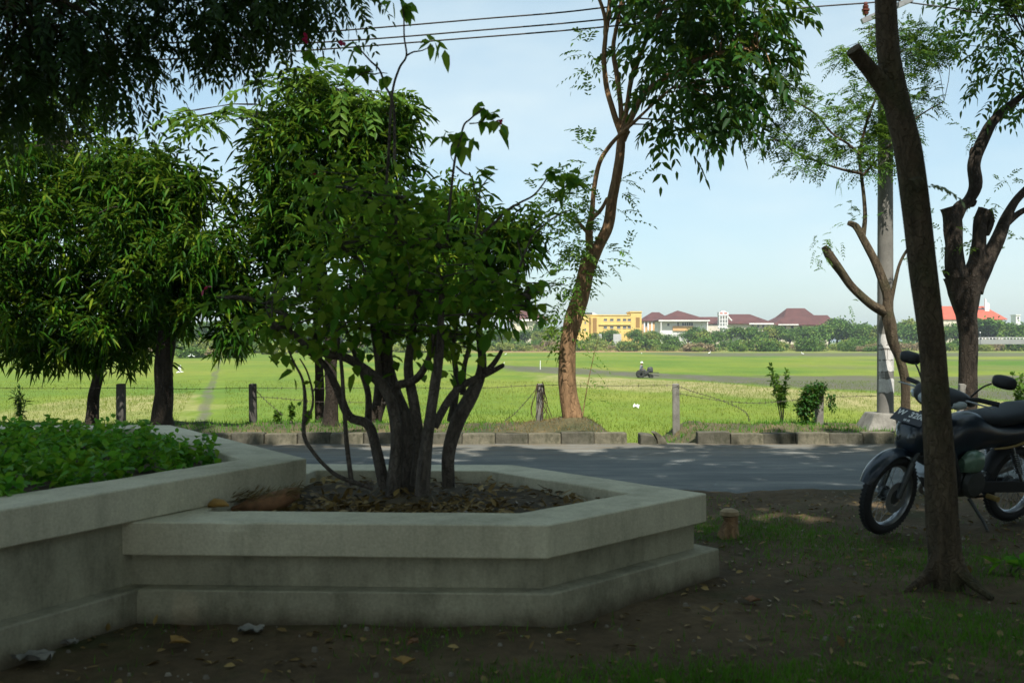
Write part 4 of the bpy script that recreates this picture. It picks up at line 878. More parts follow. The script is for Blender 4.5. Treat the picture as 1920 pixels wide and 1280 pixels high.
# --- small plants
def small_plant(px, py, d, label, hgt, n, L_, W_, mat, name='young_plant', k=6, gz=None, lo=.2):
    p = P(px, py, d); z0 = verge_h(p.x, p.y) if gz is None else gz
    r = empty(name, (p.x, p.y, z0), label, 'plant'); T = Tree(); L = Leaves()
    for i in range(n):
        a = rng.uniform(0, 6.28); rr = rng.uniform(.05, .28) * hgt; h2 = hgt * rng.uniform(.6, 1.05)
        T.limb([(0, 0, -.02), (rr * .3 * math.cos(a), rr * .3 * math.sin(a), h2 * .4), (rr * math.cos(a), rr * math.sin(a), h2)], [.007, .005, .003], 4, 0)
        q = np.array([(rr * t * math.cos(a), rr * t * math.sin(a), h2 * (.25 + .75 * t)) for t in np.linspace(lo, 1, 6)]); L.add(whorls(q, np.tile([0, 0, 1.], (6, 1)), k, L_, W_, .25, 1.1, .01))
    T.mb.build('stem', M['twig'], r); L.build('leaves', mat, r)
small_plant(38, 785, 13.9, 'upright narrow leaved plant behind the left end of the ground cover', .52, 6, .10, .016, M['vine'], k=5)
small_plant(520, 800, 14.2, 'low weedy plant at the foot of the third fence post', .16, 6, .05, .03, M['light'])
small_plant(548, 795, 14.1, 'straggly light green weed between the plain third post and the shrub stems', .28, 4, .06, .035, M['light'])
small_plant(1467, 760, 15.0, 'bright green young bush rising beyond the wire beside the creeper', .98, 9, .09, .035, M['light'], k=7, gz=-.05, lo=.6)
small_plant(1912, 800, 13.6, 'leafy young plant under the motorcycle mirror', .72, 5, .09, .04, M['light'])
p = P(1893, 1075, 5.85); r = empty('weed', (p.x, p.y, 0), 'broad leaved bright green weed on the dirt beside the near trunk', 'plant')
q = np.array([(0, 0, .06), (.06, .02, .07), (-.06, .03, .06), (.13, .0, .08), (.03, -.06, .05)]); Leaves().add(whorls(q, np.tile([0, 0, 1.], (5, 1)), 3, .11, .07, .3, 1.1, .01)).build('leaves', M['cover'], r)
T = Tree(); T.limb([(0, 0, -.02), (.01, 0, .03), (.03, 0, .07)], [.006, .005, .003], 4, 0); T.limb([(0, 0, -.02), (.06, .01, .03), (.13, 0, .08)], [.006, .005, .003], 4, 0); T.mb.build('stem', M['twig'], r)
# ------------------------------------------------------------------ power pole and wires
pp = P(1660, 790, 14.0)
r = empty('power_pole', (pp.x, 14.0, 0), 'round grey concrete power pole with a cracked whitewashed band on a concrete footing', 'power pole')
b = MB(); prof = [(.112, .12), (.108, 1.5), (.100, 4.0), (.092, 6.2), (.084, 8.2)]; b.lathe(prof, n=24); b.build('pole', M['polec'], r, True)
# whitewashed band: painted slabs between the cracks
b = MB()
zs = [1.34 - (y - 640) * 14 / F for y in (736, 709, 697, 675, 655, 648, 625)]
for i in range(len(zs) - 1):
    z0, z1 = zs[i] + .008, zs[i + 1] - .006
    for a0, a1 in ((200, 262), (265, 338)) if i % 2 else ((200, 338),):
        if i == 1: a0, a1 = 200, 248
        k = 10; aa = [R(a0 + (a1 - a0) * j / k) for j in range(k + 1)]; rr = .1135
        jz = [random.uniform(-.012, .012) for _ in aa]
        vs_ = [(rr * math.cos(a), rr * math.sin(a), z0 + q) for a, q in zip(aa, jz)] + [(rr * math.cos(a), rr * math.sin(a), z1 + q) for a, q in zip(aa, jz)]
        b.add(vs_, [(j, j + 1, k + 2 + j, k + 1 + j) for j in range(k)])
b.build('whitewash_band', M['whitewash'], r, True)
b = MB(); b.hexa([(-.46, -.42, -.05), (.40, -.42, -.05), (.40, .3, -.05), (-.46, .3, -.05), (-.22, -.22, .36), (.22, -.22, .36), (.22, .2, .36), (-.22, .2, .36)])
bevel(b.build('footing', M['post'], r), .02)
M['steel'] = mat_plain('galvanised_steel', (.30, .31, .32), .45, .7)
M['porcelain'] = mat_plain('porcelain_brown', (.16, .05, .035), .2, 0, .2, 8, .6)
b = MB(); z = P(0, 22, 14).z - .02
b.box((-.02, -.11, z), (.75, .06, .07), Matrix.Rotation(R(-24), 3, 'Y')); b.box((0, -.11, 7.1), (1.6, .08, .09)); b.box((0, -.11, 6.6), (1.6, .08, .09)); b.build('cross_arm', M['steel'], r)
def insul(x, y, z, name='insulator'):
    pr = [(.012, -.11), (.012, -.03), (.035, -.03), (.045, 0), (.03, .012), (.052, .02), (.055, .045), (.032, .055), (.04, .065), (.04, .095), (.02, .105), (.03, .115), (.025, .14)]
    b = MB().lathe(pr, (x, y, z), n=16); return b.build(name, M['porcelain'], r, True)
ix = P(1623, 0, 13.88).x - pp.x; iz = P(0, 24, 13.88).z
insul(ix, -.12, iz); 
for x in (-.6, .6): insul(x, -.11, 7.25); insul(x, -.11, 6.75)
def cable(pts, label, rad=.011):
    p, rr = smooth_path(pts, [rad] * len(pts), 8); o = MB().tube(p, rr, 6).build('power_cable', M['cable'], None, True); tag(o, label, 'power cable', 'cables strung to the power pole')
zz = lambda y, d=13.9: P(0, y, d).z
ins = Vector((pp.x + ix, 13.88, iz + .13))
# the line runs on past the left and right edges of the picture
cable([P(-700, 150, 13.9), P(-200, 128, 13.9), P(300, 112, 13.9), P(575, 95, 13.9), P(850, 74, 13.9), P(1110, 53, 13.9), P(1470, 18, 13.9), ins], 'lowest of the three parallel cables, ending at the brown insulator')
cable([P(-700, 140, 13.9), P(-200, 118, 13.9), P(300, 96, 13.9), P(660, 76, 13.9), P(900, 57, 13.9), P(1120, 38, 13.9), P(1400, 5, 13.9), Vector((pp.x - .6, 13.9, 6.9))], 'middle one of the three parallel cables above the shrub')
cable([P(-700, 120, 13.9), P(-200, 104, 13.9), P(300, 82, 13.9), P(660, 56, 13.9), P(900, 36, 13.9), P(1120, 16, 13.9), P(1400, -30, 13.9), Vector((pp.x - .6, 13.9, 7.4))], 'uppermost of the three parallel cables crossing the sky')
cable([ins, Vector((pp.x + .1, 13.8, iz + .14)), P(1690, 3, 13.9), P(1780, 15, 13.9), P(1930, 32, 13.9), P(2600, 60, 13.9)], 'cable running on from the pole into the crown of the pollarded tree')

# ------------------------------------------------------------------ motorcycle
M['paint'] = mat_plain('paint_dark_blue', (.006, .014, .026), .32, .05, .3, 6, .45)
M['blackp'] = mat_plain('black_plastic', (.008, .009, .011), .6, 0, .3, 20)
M['seatm'] = mat_plain('seat_vinyl', (.009, .014, .019), .6, 0, .25, 30)
M['rubber'] = mat_plain('tyre_rubber', (.013, .013, .014), .75, 0, .3, 40)
M['chrome'] = mat_plain('chrome', (.30, .31, .32), .35, 1, .35)
M['alloy'] = mat_plain('dull_alloy', (.30, .31, .31), .4, .8, .25, 12)
M['engine'] = mat_plain('engine_grey', (.06, .065, .065), .45, .5, .3, 12)
M['lens'] = mat_plain('clear_lens', (.35, .40, .42), .12, 0, .15, 10, .6)
M['smoke'] = mat_plain('dark_lens', (.05, .055, .06), .12, 0, .3, 14, .6)
M['plate'] = mat_plain('plate_black', (.012, .012, .02), .4)
M['white'] = mat_plain('white_paint', (.72, .72, .70), .5, 0, .08)
M['gold'] = mat_plain('dull_gold', (.35, .25, .09), .4, .6)
M['greenc'] = mat_plain('grey_green_cover', (.10, .17, .12), .25, .1, .5, 9, .5)  # green of reflected foliage painted into the cover colour
yaw = math.atan2(-.423, -.906)
bike = empty('motorcycle', (3.15, 7.335, 0), 'dark blue underbone motorcycle parked on its side stand behind the near trunk', 'motorcycle', rot=(R(-9), 0, yaw))
AX = Vector((.62, 0, .285)); RX = Vector((-.62, 0, .285))
top = Vector((.27, 0, .97)); axis = (top - Vector((.555, 0, .285))).normalized()
ST = Matrix.Translation(top) @ Matrix.Rotation(R(9), 4, axis) @ Matrix.Translation(-top)
def wheel(name, c, disc, Mx):
    tyre = MB(); pr = []
    for k in range(14):
        a = 2 * math.pi * k / 14; pr.append((.245 + .040 * math.cos(a), .036 * math.sin(a)))
    tyre.lathe(pr, c, 'Y', 48, True)
    for k in range(60):       # tread blocks
        a = 2 * math.pi * k / 60; m = Matrix.Rotation(-a, 4, 'Y')
        for s in (-1, 1):
            p = m @ Vector((.284, s * .014, 0)); tyre.box(Vector(c) + p, (.006, .016, .014), (m @ Matrix.Rotation(R(s * 25), 4, 'X')).to_3x3())
    t = tyre.xform(Mx).build('tyre', M['rubber'], None, True)
    w_ = bpy.data.objects.new(name, None); C.objects.link(w_); w_.parent = bike; t.parent = w_
    rim = MB(); rim.lathe([(.222, -.028), (.214, -.028), (.205, -.014), (.202, 0), (.205, .014), (.214, .028), (.222, .028), (.216, .0)], c, 'Y', 48, True); rim.xform(Mx).build('rim', M['chrome'], w_, True)
    hub = MB().lathe([(.02, -.06), (.05, -.055), (.055, -.03), (.035, -.02), (.035, .02), (.055, .03), (.05, .055), (.02, .06)], c, 'Y', 20); hub.xform(Mx).build('hub', M['engine'], w_, True)
    sp = MB()
    for k in range(36):
        a = 2 * math.pi * k / 36; s = 1 if k % 2 else -1; a2 = a + (.5 if (k // 2) % 2 else -.5)
        sp.tube([Vector(c) + Vector((.05 * math.cos(a2), s * .035, .05 * math.sin(a2))), Vector(c) + Vector((.207 * math.cos(a), s * .004, .207 * math.sin(a)))], .0016, 4, False)
    sp.xform(Mx).build('spokes', M['chrome'], w_)
    if disc:
        d = MB(); d.lathe([(.06, .058), (.11, .058), (.11, .062), (.06, .062)], c, 'Y', 32, True); d.xform(Mx).build('brake_disc', M['alloy'], w_, True)
I4 = Matrix.Identity(4)
wheel('front_wheel', AX, True, ST); wheel('rear_wheel', RX, False, I4)
def arc_shell(c, rad, a0, a1, wdt, thick, mat, name, Mx, parent, dz=0.0, n=18, taper=.25):
    b = MB(); vs_ = []; cs = 7
    for lay in (0, 1):
        for i in range(n + 1):
            a = R(a0 + (a1 - a0) * i / n); tw = wdt * (1 - taper * abs(2 * i / n - 1) ** 3)
            for j in range(cs):
                u = 2 * j / (cs - 1) - 1; rr = rad - thick * lay - .035 * abs(u) ** 2.4
                vs_.append((c[0] + rr * math.cos(a), u * tw / 2 * (1 - .06 * lay), c[2] + rr * math.sin(a) + dz))
    L_ = (n + 1) * cs; fs = []
    for i in range(n):
        for j in range(cs - 1):
            q = i * cs + j; fs.append((q, q + 1, q + cs + 1, q + cs)); fs.append((L_ + q, L_ + q + cs, L_ + q + cs + 1, L_ + q + 1))
        for j in (0, cs - 1): q = i * cs + j; fs.append((q, q + cs, L_ + q + cs, L_ + q))
    for i in (0, n):
        for j in range(cs - 1): q = i * cs + j; fs.append((q, q + 1, L_ + q + 1, L_ + q))
    b.add(vs_, fs).xform(Mx); return b.build(name, mat, parent, True)
arc_shell(AX, .335, 22, 122, .13, .006, M['paint'], 'front_mudguard', ST, bike)
arc_shell(RX, .35, 20, 150, .15, .006, M['blackp'], 'rear_mudguard', I4, bike)
b = MB()
for s in (-1, 1): b.tube([AX + Vector((0, s * .075, 0)), AX + Vector((-.09, s * .078, .25))], [.022, .024], 10); b.tube([AX + Vector((-.09, s * .078, .25)), Vector((.30, s * .075, .84))], .016, 10)
b.xform(ST).build('front_fork', M['engine'], bike, True)
# front cowl with the lamp panel, leg shield
b = MB().loft([(.40, 0, .70, .14, .15), (.46, 0, .70, .135, .14), (.51, 0, .69, .11, .115), (.535, 0, .675, .07, .07), (.54, 0, .67, .02, .02)], 20, 2.6); b.build('front_cowl', M['paint'], bike, True)
for s in (-1, 1):
    b = MB().loft([(.49, s * .058, .695, .045, .06), (.525, s * .052, .69, .038, .05), (.545, s * .045, .685, .012, .02)], 14, 2.6); b.build('lamp_panel', M['smoke'], bike, True)
b = MB(); vs_ = []
for lay in (0, .02):
    for z_, hw, xo in ((.80, .10, .40), (.70, .17, .39), (.58, .21, .36), (.46, .22, .31), (.36, .19, .27), (.30, .13, .25)):
        for j in range(9):
            u = 2 * j / 8 - 1; vs_.append((xo - .10 * u * u - lay, u * hw, z_))
fs = []
for i in range(5):
    for j in range(8):
        q = i * 9 + j; fs += [(q, q + 1, q + 10, q + 9), (54 + q, 54 + q + 9, 54 + q + 10, 54 + q + 1)]
    for j in (0, 8): q = i * 9 + j; fs.append((q, q + 9, 54 + q + 9, 54 + q))
for i in (0, 5):
    for j in range(8): q = i * 9 + j; fs.append((q, q + 1, 54 + q + 1, 54 + q))
b.add(vs_, fs).build('leg_shield', M['blackp'], bike, True)
# number plate, tilted back over the cowl
pm = Matrix.Translation((.50, 0, .83)) @ Matrix.Rotation(R(90), 4, 'Z') @ Matrix.Rotation(R(42), 4, 'X')
b = MB().box((0, 0, 0), (.275, .12, .004)); b.xform(pm); pl = bevel(b.build('number_plate', M['plate'], bike), .002)
def lettering(txt, size, off, parent, Mx, mat, name='lettering'):
    cu = bpy.data.curves.new('lettering', 'FONT'); cu.body = txt; cu.size = size; cu.align_x = 'CENTER'; cu.align_y = 'CENTER'; cu.extrude = .0006; cu.offset = .0012
    ob = bpy.data.objects.new('tmp', cu); C.objects.link(ob); bpy.context.view_layer.update()
    me = bpy.data.meshes.new_from_object(ob.evaluated_get(bpy.context.evaluated_depsgraph_get())); bpy.data.objects.remove(ob)
    me.transform(Mx @ Matrix.Translation(off)); me.materials.clear(); return link(name, me, mat, parent)
lettering('W  3206', .068, (.0, .016, .0035), pl, pm, M['white']); lettering('10 12', .024, (.0, -.038, .0035), pl, pm, M['white'])
# handlebar cowl with the lamp, grips, levers, mirrors, indicators
b = MB().loft([(.10, 0, .965, .10, .035), (.15, 0, .975, .19, .055), (.22, 0, .975, .215, .07), (.30, 0, .965, .17, .075), (.345, 0, .955, .12, .06), (.355, 0, .95, .06, .03)], 22, 2.4); b.xform(ST).build('handlebar_cowl', M['blackp'], bike, True)
b = MB().loft([(.33, 0, .955, .105, .052), (.362, 0, .952, .085, .042), (.375, 0, .95, .03, .015)], 18, 2.2); b.xform(ST).build('headlight', M['lens'], bike, True)
for s in (-1, 1):
    b = MB().tube([(.20, s * .16, .985), (.16, s * .24, 1.0), (.10, s * .36, .995)], [.012, .017, .018], 12); b.xform(ST).build('grip', M['rubber'], bike, True)
    b = MB(); p_, r_ = smooth_path([(.235, s * .17, .985), (.225, s * .24, .985), (.185, s * .37, .975)], [.009, .007, .005], 5); b.tube(p_, r_, 8); b.tube([p_[-1] - Vector((0, 0, .004)), p_[-1] + Vector((0, 0, .004))], .009, 8); b.xform(ST).build('brake_lever', M['alloy'], bike, True)
    b = MB().loft([(.235, s * .16, .955, .055, .035), (.28, s * .155, .95, .05, .034), (.31, s * .145, .948, .025, .018)], 14, 2.3); b.xform(ST).build('indicator', M['lens'], bike, True)
    b = MB(); p_, r_ = smooth_path([(.17, s * .19, 1.01), (.16, s * .25, 1.09), (.14, s * .30, 1.13)], [.007, .006, .006], 5); b.tube(p_, r_, 8); b.xform(ST).build('mirror_stem', M['blackp'], bike, True)
    b = MB().loft([(.100, s * .37, 1.155, .082, .046), (.125, s * .368, 1.156, .08, .045), (.15, s * .365, 1.155, .055, .03), (.158, s * .36, 1.153, .02, .012)], 20, 3.0); mo = b.xform(ST).build('mirror', M['blackp'], bike, True)
    b = MB().loft([(.0985, s * .37, 1.155, .074, .039), (.0995, s * .37, 1.155, .074, .039)], 20, 3.0); b.xform(ST).build('mirror_glass', M['chrome'], mo, True)
b = MB().loft([(.155, .175, .955, .03, .022), (.12, .175, .955, .028, .02)], 12, 3); b.xform(ST).build('switch_box', M['alloy'], bike, True)
# tank shaped body, seat, tail
b = MB().loft([(.26, 0, .52, .06, .10), (.18, 0, .60, .09, .17), (.06, 0, .67, .115, .17), (-.06, 0, .70, .125, .155), (-.16, 0, .70, .12, .13), (-.28, 0, .68, .11, .10), (-.45, 0, .675, .10, .085), (-.62, 0, .69, .095, .075), (-.82, 0, .73, .075, .06), (-.98, 0, .77, .05, .04), (-1.02, 0, .78, .02, .015)], 22, 2.5); b.build('body', M['paint'], bike, True)
b = MB().loft([(-.10, 0, .80, .06, .03), (-.15, 0, .805, .11, .045), (-.26, 0, .80, .135, .055), (-.45, 0, .815, .14, .06), (-.55, 0, .84, .14, .062), (-.75, 0, .85, .13, .06), (-.88, 0, .855, .10, .045), (-.91, 0, .855, .05, .02)], 22, 2.6); b.build('seat', M['seatm'], bike, True)
for s in (-1, 1):
    b = MB(); p_, r_ = smooth_path([(-.22, s * .125, .60), (-.40, s * .118, .605), (-.58, s * .11, .64), (-.80, s * .085, .70), (-.95, s * .06, .75)], [.006, .010, .010, .008, .004], 5); b.tube(p_, r_, 8); b.build('side_trim', M['gold'] if s > 0 else M['alloy'], bike, True)
b = MB(); p_, r_ = smooth_path([(-.50, .13, .80), (-.80, .12, .80), (-.98, .08, .82), (-1.0, 0, .82), (-.98, -.08, .82), (-.80, -.12, .80), (-.50, -.13, .80)], [.011] * 7, 5); b.tube(p_, r_, 8); b.build('grab_rail', M['chrome'], bike, True)
b = MB().loft([(-1.0, 0, .76, .06, .035), (-1.04, 0, .765, .055, .03), (-1.06, 0, .765, .02, .012)], 14, 2.6); b.build('tail_light', mat_plain('red_lens', (.25, .01, .01), .15, 0, .2, 8, .6), bike, True)
# engine, covers, pegs, stand, exhaust, swing arm, chain case, shock
b = MB().loft([(.20, 0, .40, .06, .06), (.14, 0, .38, .11, .10), (.0, 0, .36, .13, .125), (-.14, 0, .35, .12, .11), (-.22, 0, .35, .07, .07)], 18, 2.8); b.lathe([(.10, 0), (.105, .02), (.085, .05), (.03, .055)], (-.04, .115, .36), 'Y', 28); b.build('engine', M['engine'], bike, True)
b = MB()
for k in range(7): b.box((.20 + k * .018, 0, .42 + k * .012), (.006, .15, .16), Matrix.Rotation(R(-20), 3, 'Y'))
b.build('cylinder_fins', M['alloy'], bike)
b = MB().loft([(.10, .135, .50, .03, .05), (.05, .14, .52, .05, .078), (-.02, .14, .525, .056, .085), (-.07, .14, .52, .045, .07), (-.09, .14, .515, .015, .02)], 18, 2.4); b.build('side_cover', M['greenc'], bike, True)
b = MB()
b.tube([(-.12, -.20, .285), (-.12, -.08, .24), (-.12, .08, .24), (-.12, .20, .285)], .010, 8)
b.build('peg_bar', M['blackp'], bike)
for s in (-1, 1): b = MB().tube([(-.12, s * .20, .285), (-.12, s * .29, .285)], [.018, .020], 10); b.build('footpeg', M['gold'] if s > 0 else M['rubber'], bike, True)
b = MB().tube([(-.06, .10, .24), (-.13, .19, .09), (-.15, .225, .02)], [.014, .011, .011], 8); b.tube([(-.13, .225, .012), (-.20, .24, .012)], .014, 8); b.build('side_stand', M['engine'], bike, True)
b = MB()
for s in (-1, 1): b.box((-.40, s * .085, .30), (.50, .028, .045), Matrix.Rotation(R(-3), 3, 'Y'))
b.build('swing_arm', M['engine'], bike)
bevel(MB().box((-.38, .115, .31), (.46, .02, .085), Matrix.Rotation(R(-3), 3, 'Y')).build('chain_case', M['blackp'], bike), .008)
for s in (-1, 1):
    b = MB(); a_, c_ = Vector((-.56, s * .12, .34)), Vector((-.42, s * .115, .60)); b.tube([a_, c_], .012, 8)
    for k in range(10): q = a_.lerp(c_, .25 + .06 * k); b.lathe([(.026, -.006), (.030, 0), (.026, .006)], q, 'Z', 14)
    b.build('rear_shock', M['chrome'], bike, True)
b = MB(); p_, r_ = smooth_path([(.22, -.06, .36), (.20, -.10, .26), (.05, -.13, .22), (-.25, -.14, .25), (-.40, -.15, .30), (-.85, -.16, .40)], [.018, .018, .018, .022, .042, .048], 6); b.tube(p_, r_, 14); b.build('exhaust', M['alloy'], bike, True)
b = MB().tube([(.30, 0, .86), (.20, 0, .62), (.05, 0, .52), (-.20, 0, .45)], .028, 10); b.build('frame', M['blackp'], bike, True)

# ------------------------------------------------------------------ driver and tractor out in the field
dT = 93.0
def F_(px, py, d): p = P(px, py, d); return Vector((p.x, d, p.z))
tb = P(1209, 708, dT)
M['mudmetal'] = mat_plain('muddy_metal', (.025, .027, .022), .8, .1, .5, 5)
M['mudgrey'] = mat_plain('grey_hood', (.035, .038, .042), .6, .1, .4, 5)
tr = empty('field_tractor', (tb.x, dT, FZ), 'small muddy dark tractor with a grey hood crossing the field', 'tractor')
b = MB().loft([(-.62, 0, .28, .28, .12), (-.55, 0, .32, .42, .20), (-.1, 0, .36, .45, .24), (.2, 0, .42, .40, .24), (.34, 0, .45, .30, .20), (.36, 0, .45, .1, .1)], 16, 3); b.build('chassis', M['mudmetal'], tr, True)
b = MB().loft([(.22, 0, .62, .20, .16), (.3, 0, .72, .26, .27), (.62, 0, .74, .27, .28), (.72, 0, .70, .22, .24), (.74, 0, .70, .1, .1)], 16, 4); b.build('hood', M['mudgrey'], tr, True)
for s in (-1, 1):
    b = MB().lathe([(.30, -.07), (.36, -.05), (.36, .05), (.30, .07), (.12, .05), (.12, -.05)], (-.40, s * .50, .34), 'Y', 20, True)
    for k in range(12): a = k * math.pi / 6; b.box((-.40 + .36 * math.cos(a), s * .5, .34 + .36 * math.sin(a)), (.05, .14, .03), Matrix.Rotation(-a, 3, 'Y'))
    b.build('rear_wheel', M['mudmetal'], tr)
    MB().lathe([(.15, -.05), (.19, -.03), (.19, .03), (.15, .05), (.04, .03), (.04, -.03)], (.55, s * .40, .17), 'Y', 16, True).build('front_wheel', M['mudmetal'], tr)
b = MB()
for zz_, l in ((.50, 1.28), (.24, 1.30)): b.tube([(.7, -.1, zz_), (l, -.15, zz_ - .02)], .035, 6); b.tube([(.7, .2, zz_), (l, .25, zz_ - .02)], .035, 6)
b.build('front_bar', M['mudmetal'], tr)
b = MB().tube([(-.02, 0, .5), (.02, 0, .82)], .02, 6); b.tube([(.05, -.16, .84), (-.02, 0, .86), (.05, .16, .84)], .018, 6); b.build('steering_bar', M['mudmetal'], tr)
bevel(MB().box((-.34, 0, .62), (.34, .36, .07)).build('seat', M['blackp'], tr), .02)
# the driver: one skinned body
def skin_person(name, verts, edges, radii, mat, parent=None, loc=(0, 0, 0)):
    me = bpy.data.meshes.new(name); me.from_pydata(verts, edges, []); o = link(name, me, mat, parent); o.location = loc
    o.modifiers.new('skin', 'SKIN').use_smooth_shade = True
    me.skin_vertices[0].data[0].use_root = True
    for v, q in zip(me.skin_vertices[0].data, radii): v.radius = (q, q)
    s = o.modifiers.new('sub', 'SUBSURF'); s.levels = 2; s.render_levels = 2
    return o
M['shirt'] = mat_plain('grey_shirt', (.16, .17, .19), .9, 0, .35, 9); M['skin'] = mat_plain('skin', (.22, .12, .07), .6); M['trousers'] = mat_plain('trousers', (.07, .07, .08), .9)
M['cap'] = mat_plain('white_cap', (.8, .82, .74), .8, 0, .05)
pr_ = empty('person', (tb.x - .34, dT, FZ + .66), 'person in a grey shirt and white hat driving the tractor, one arm forward', 'person')
V_ = [(0, 0, .06), (.02, 0, .22), (.04, 0, .40), (.05, 0, .50), (.06, 0, .57), (.07, 0, .66), (.06, 0, .74),
      (.02, .17, .47), (.02, .24, .25), (.20, .20, .20), (.28, .17, .20), (.0, -.17, .47), (-.10, -.24, .25), (-.16, -.26, .08), (-.17, -.26, .02),
      (.05, .10, .05), (.36, .14, .06), (.38, .14, -.30), (.46, .14, -.34), (.05, -.10, .05), (.36, -.14, .06), (.38, -.14, -.30), (.46, -.14, -.34)]
E_ = [(0, 1), (1, 2), (2, 3), (3, 4), (4, 5), (5, 6), (3, 7), (7, 8), (8, 9), (9, 10), (3, 11), (11, 12), (12, 13), (13, 14), (0, 15), (15, 16), (16, 17), (17, 18), (0, 19), (19, 20), (20, 21), (21, 22)]
R_ = [.14, .13, .14, .11, .055, .10, .085, .065, .05, .04, .035, .065, .05, .04, .035, .09, .075, .055, .045, .09, .075, .055, .045]
body = skin_person('body', V_, E_, R_, M['skin'], pr_)
def sleeve(): pass
b = MB().loft([(0, 0, 0, .17, .13)], 4) if False else MB()
# clothing as shells just outside the body: shirt with sleeves, trousers
skin_person('shirt', [V_[0], V_[1], V_[2], V_[3], V_[7], V_[8], V_[9], V_[11], V_[12], V_[13]], [(0, 1), (1, 2), (2, 3), (3, 4), (4, 5), (5, 6), (3, 7), (7, 8), (8, 9)], [.155, .15, .16, .12, .08, .062, .05, .08, .062, .05], M['shirt'], pr_)
skin_person('trousers', [V_[0], V_[15], V_[16], V_[17], V_[19], V_[20], V_[21]], [(0, 1), (1, 2), (2, 3), (0, 4), (4, 5), (5, 6)], [.15, .10, .088, .066, .10, .088, .066], M['trousers'], pr_)
MB().lathe([(.17, .0), (.165, .015), (.105, .02), (.095, .09), (.06, .125), (.01, .13)], (.06, 0, .72), 'Z', 18).build('hat', M['cap'], pr_, True)
MB().loft([(.14, 0, .66, .016, .02), (.175, 0, .655, .010, .016)], 8, 2).build('nose', M['skin'], pr_, True)

# ------------------------------------------------------------------ white birds, stake and scraps in the field
M['egret'] = mat_plain('white_feathers', (.82, .82, .80), .7, 0, .04)
M['beak'] = mat_plain('dark_beak', (.06, .05, .03), .6)
def egret(px, py, d, label, scale=1.0, yaw_=0, dark=False):
    p = P(px, py, d); e = empty('egret', (p.x, d, FZ), label, 'bird', 'white birds standing in the field', (0, 0, yaw_)); e.scale = (scale,) * 3
    b = MB().loft([(-.30, 0, .40, .02, .015), (-.2, 0, .42, .06, .05), (-.02, 0, .46, .095, .09), (.12, 0, .50, .075, .075), (.19, 0, .54, .035, .04)], 12, 2)
    p_, r_ = smooth_path([(.15, 0, .52), (.24, 0, .62), (.18, 0, .72), (.22, 0, .80), (.28, 0, .81)], [.045, .028, .024, .03, .022], 5); b.tube(p_, r_, 8); b.build('body', M['egret'], e, True)
    MB().tube([(.29, 0, .81), (.38, 0, .795)], [.014, .003], 6).build('beak', M['beak'], e)
    for s in (-1, 1): MB().tube([(.0, s * .03, .40), (.02, s * .035, .2), (0, s * .04, 0), (.08, s * .045, .005)], [.016, .009, .009, .006], 5).build('leg', M['beak'], e)
egret(1330, 664, 6346 / 26, 'white bird standing on the grey mud below the white tower', 1.25, .4)
egret(1505, 668, 6346 / 27, 'lone white bird in the far green strip below the steep roof', 1.15, 2.8)
egret(948, 668, 6346 / 27.5, 'white bird just right of the shrub at the far brown strip', .9, .2)
egret(945, 684, 6346 / 44, 'white bird beside the cut branch stubs of the shrub', .55, 1.2)
egret(1203, 665, 6346 / 25, 'white bird below the yellow building', .8, 1.9)
egret(355, 672, 6346 / 32, 'white bird with a hunched back at the far bushes on the left', 1.1, .5); egret(363, 671, 6346 / 32, 'white bird standing upright at the far bushes on the left', 1.0, 3.5)
egret(1800, 662, 6346 / 23, 'white bird between the near trunk and the pollarded trunk', 1.0, .8)
d = 62.; p = P(337, 697, d); e = empty('flying_egret', (p.x, d, p.z), 'white bird flying low over the field with wings raised', 'bird', rot=(0, 0, R(200)))
b = MB().loft([(-.22, 0, .0, .01, .01), (-.12, 0, 0, .035, .03), (.0, 0, 0, .06, .055), (.12, 0, -.02, .045, .04), (.2, 0, -.05, .02, .02)], 12, 2); b.build('body', M['egret'], e, True)
for s in (-1, 1):
    vs_ = [(.08, s * .03, .03), (.10, s * .12, .16), (.05, s * .16, .34), (-.06, s * .14, .42), (-.08, s * .11, .26), (-.08, s * .04, .04)]
    MB().add([(x, y + .006, z) for x, y, z in vs_] + [(x, y - .006, z) for x, y, z in vs_], [tuple(range(6)), tuple(range(6, 12))[::-1]] + [(i, (i + 1) % 6, 6 + (i + 1) % 6, 6 + i) for i in range(6)]).build('wing', M['egret'], e)
MB().tube([(.19, 0, -.05), (.27, 0, -.07)], [.012, .003], 6).build('beak', M['beak'], e)
def scrap(px, py, d, label, w_, h_, z=None, name='plastic_scrap', mat='egret', cat='litter', group=None):
    """a crumpled sheet"""
    p = P(px, py, d); n = 7; vs_ = []; fs = []; z = p.z if z is None else z
    for lay in (0, .004):
        for j in range(n):
            for i in range(n):
                u, v = i / (n - 1) - .5, j / (n - 1) - .5
                q = noise.noise((u * 4 + px, v * 4 + py, 0)); vs_.append((u * w_ * (1 + .3 * q), v * w_ * .6 + lay, h_ * (.5 + .9 * noise.noise((u * 5 + py, v * 5 + px, 2))) + lay))
    for j in range(n - 1):
        for i in range(n - 1): k = j * n + i; fs += [(k, k + 1, k + n + 1, k + n), (n * n + k, n * n + k + n, n * n + k + n + 1, n * n + k + 1)]
    o = MB().add(vs_, fs).build(name, M[mat], None, True); o.location = (p.x, d, z); return tag(o, label, cat, group)
scrap(1193, 766, 50.5, 'crumpled white plastic bag lying in the bright near field', .30, .26)
b = MB().tube([(0, 0, -.1), (.01, 0, 1.05)], [.05, .04], 8).build('stake', M['white']); b.location = P(1013, 692, 6346 / 52.); b.location.z = FZ; tag(b, 'thin white stake standing alone in the green field', 'stake')
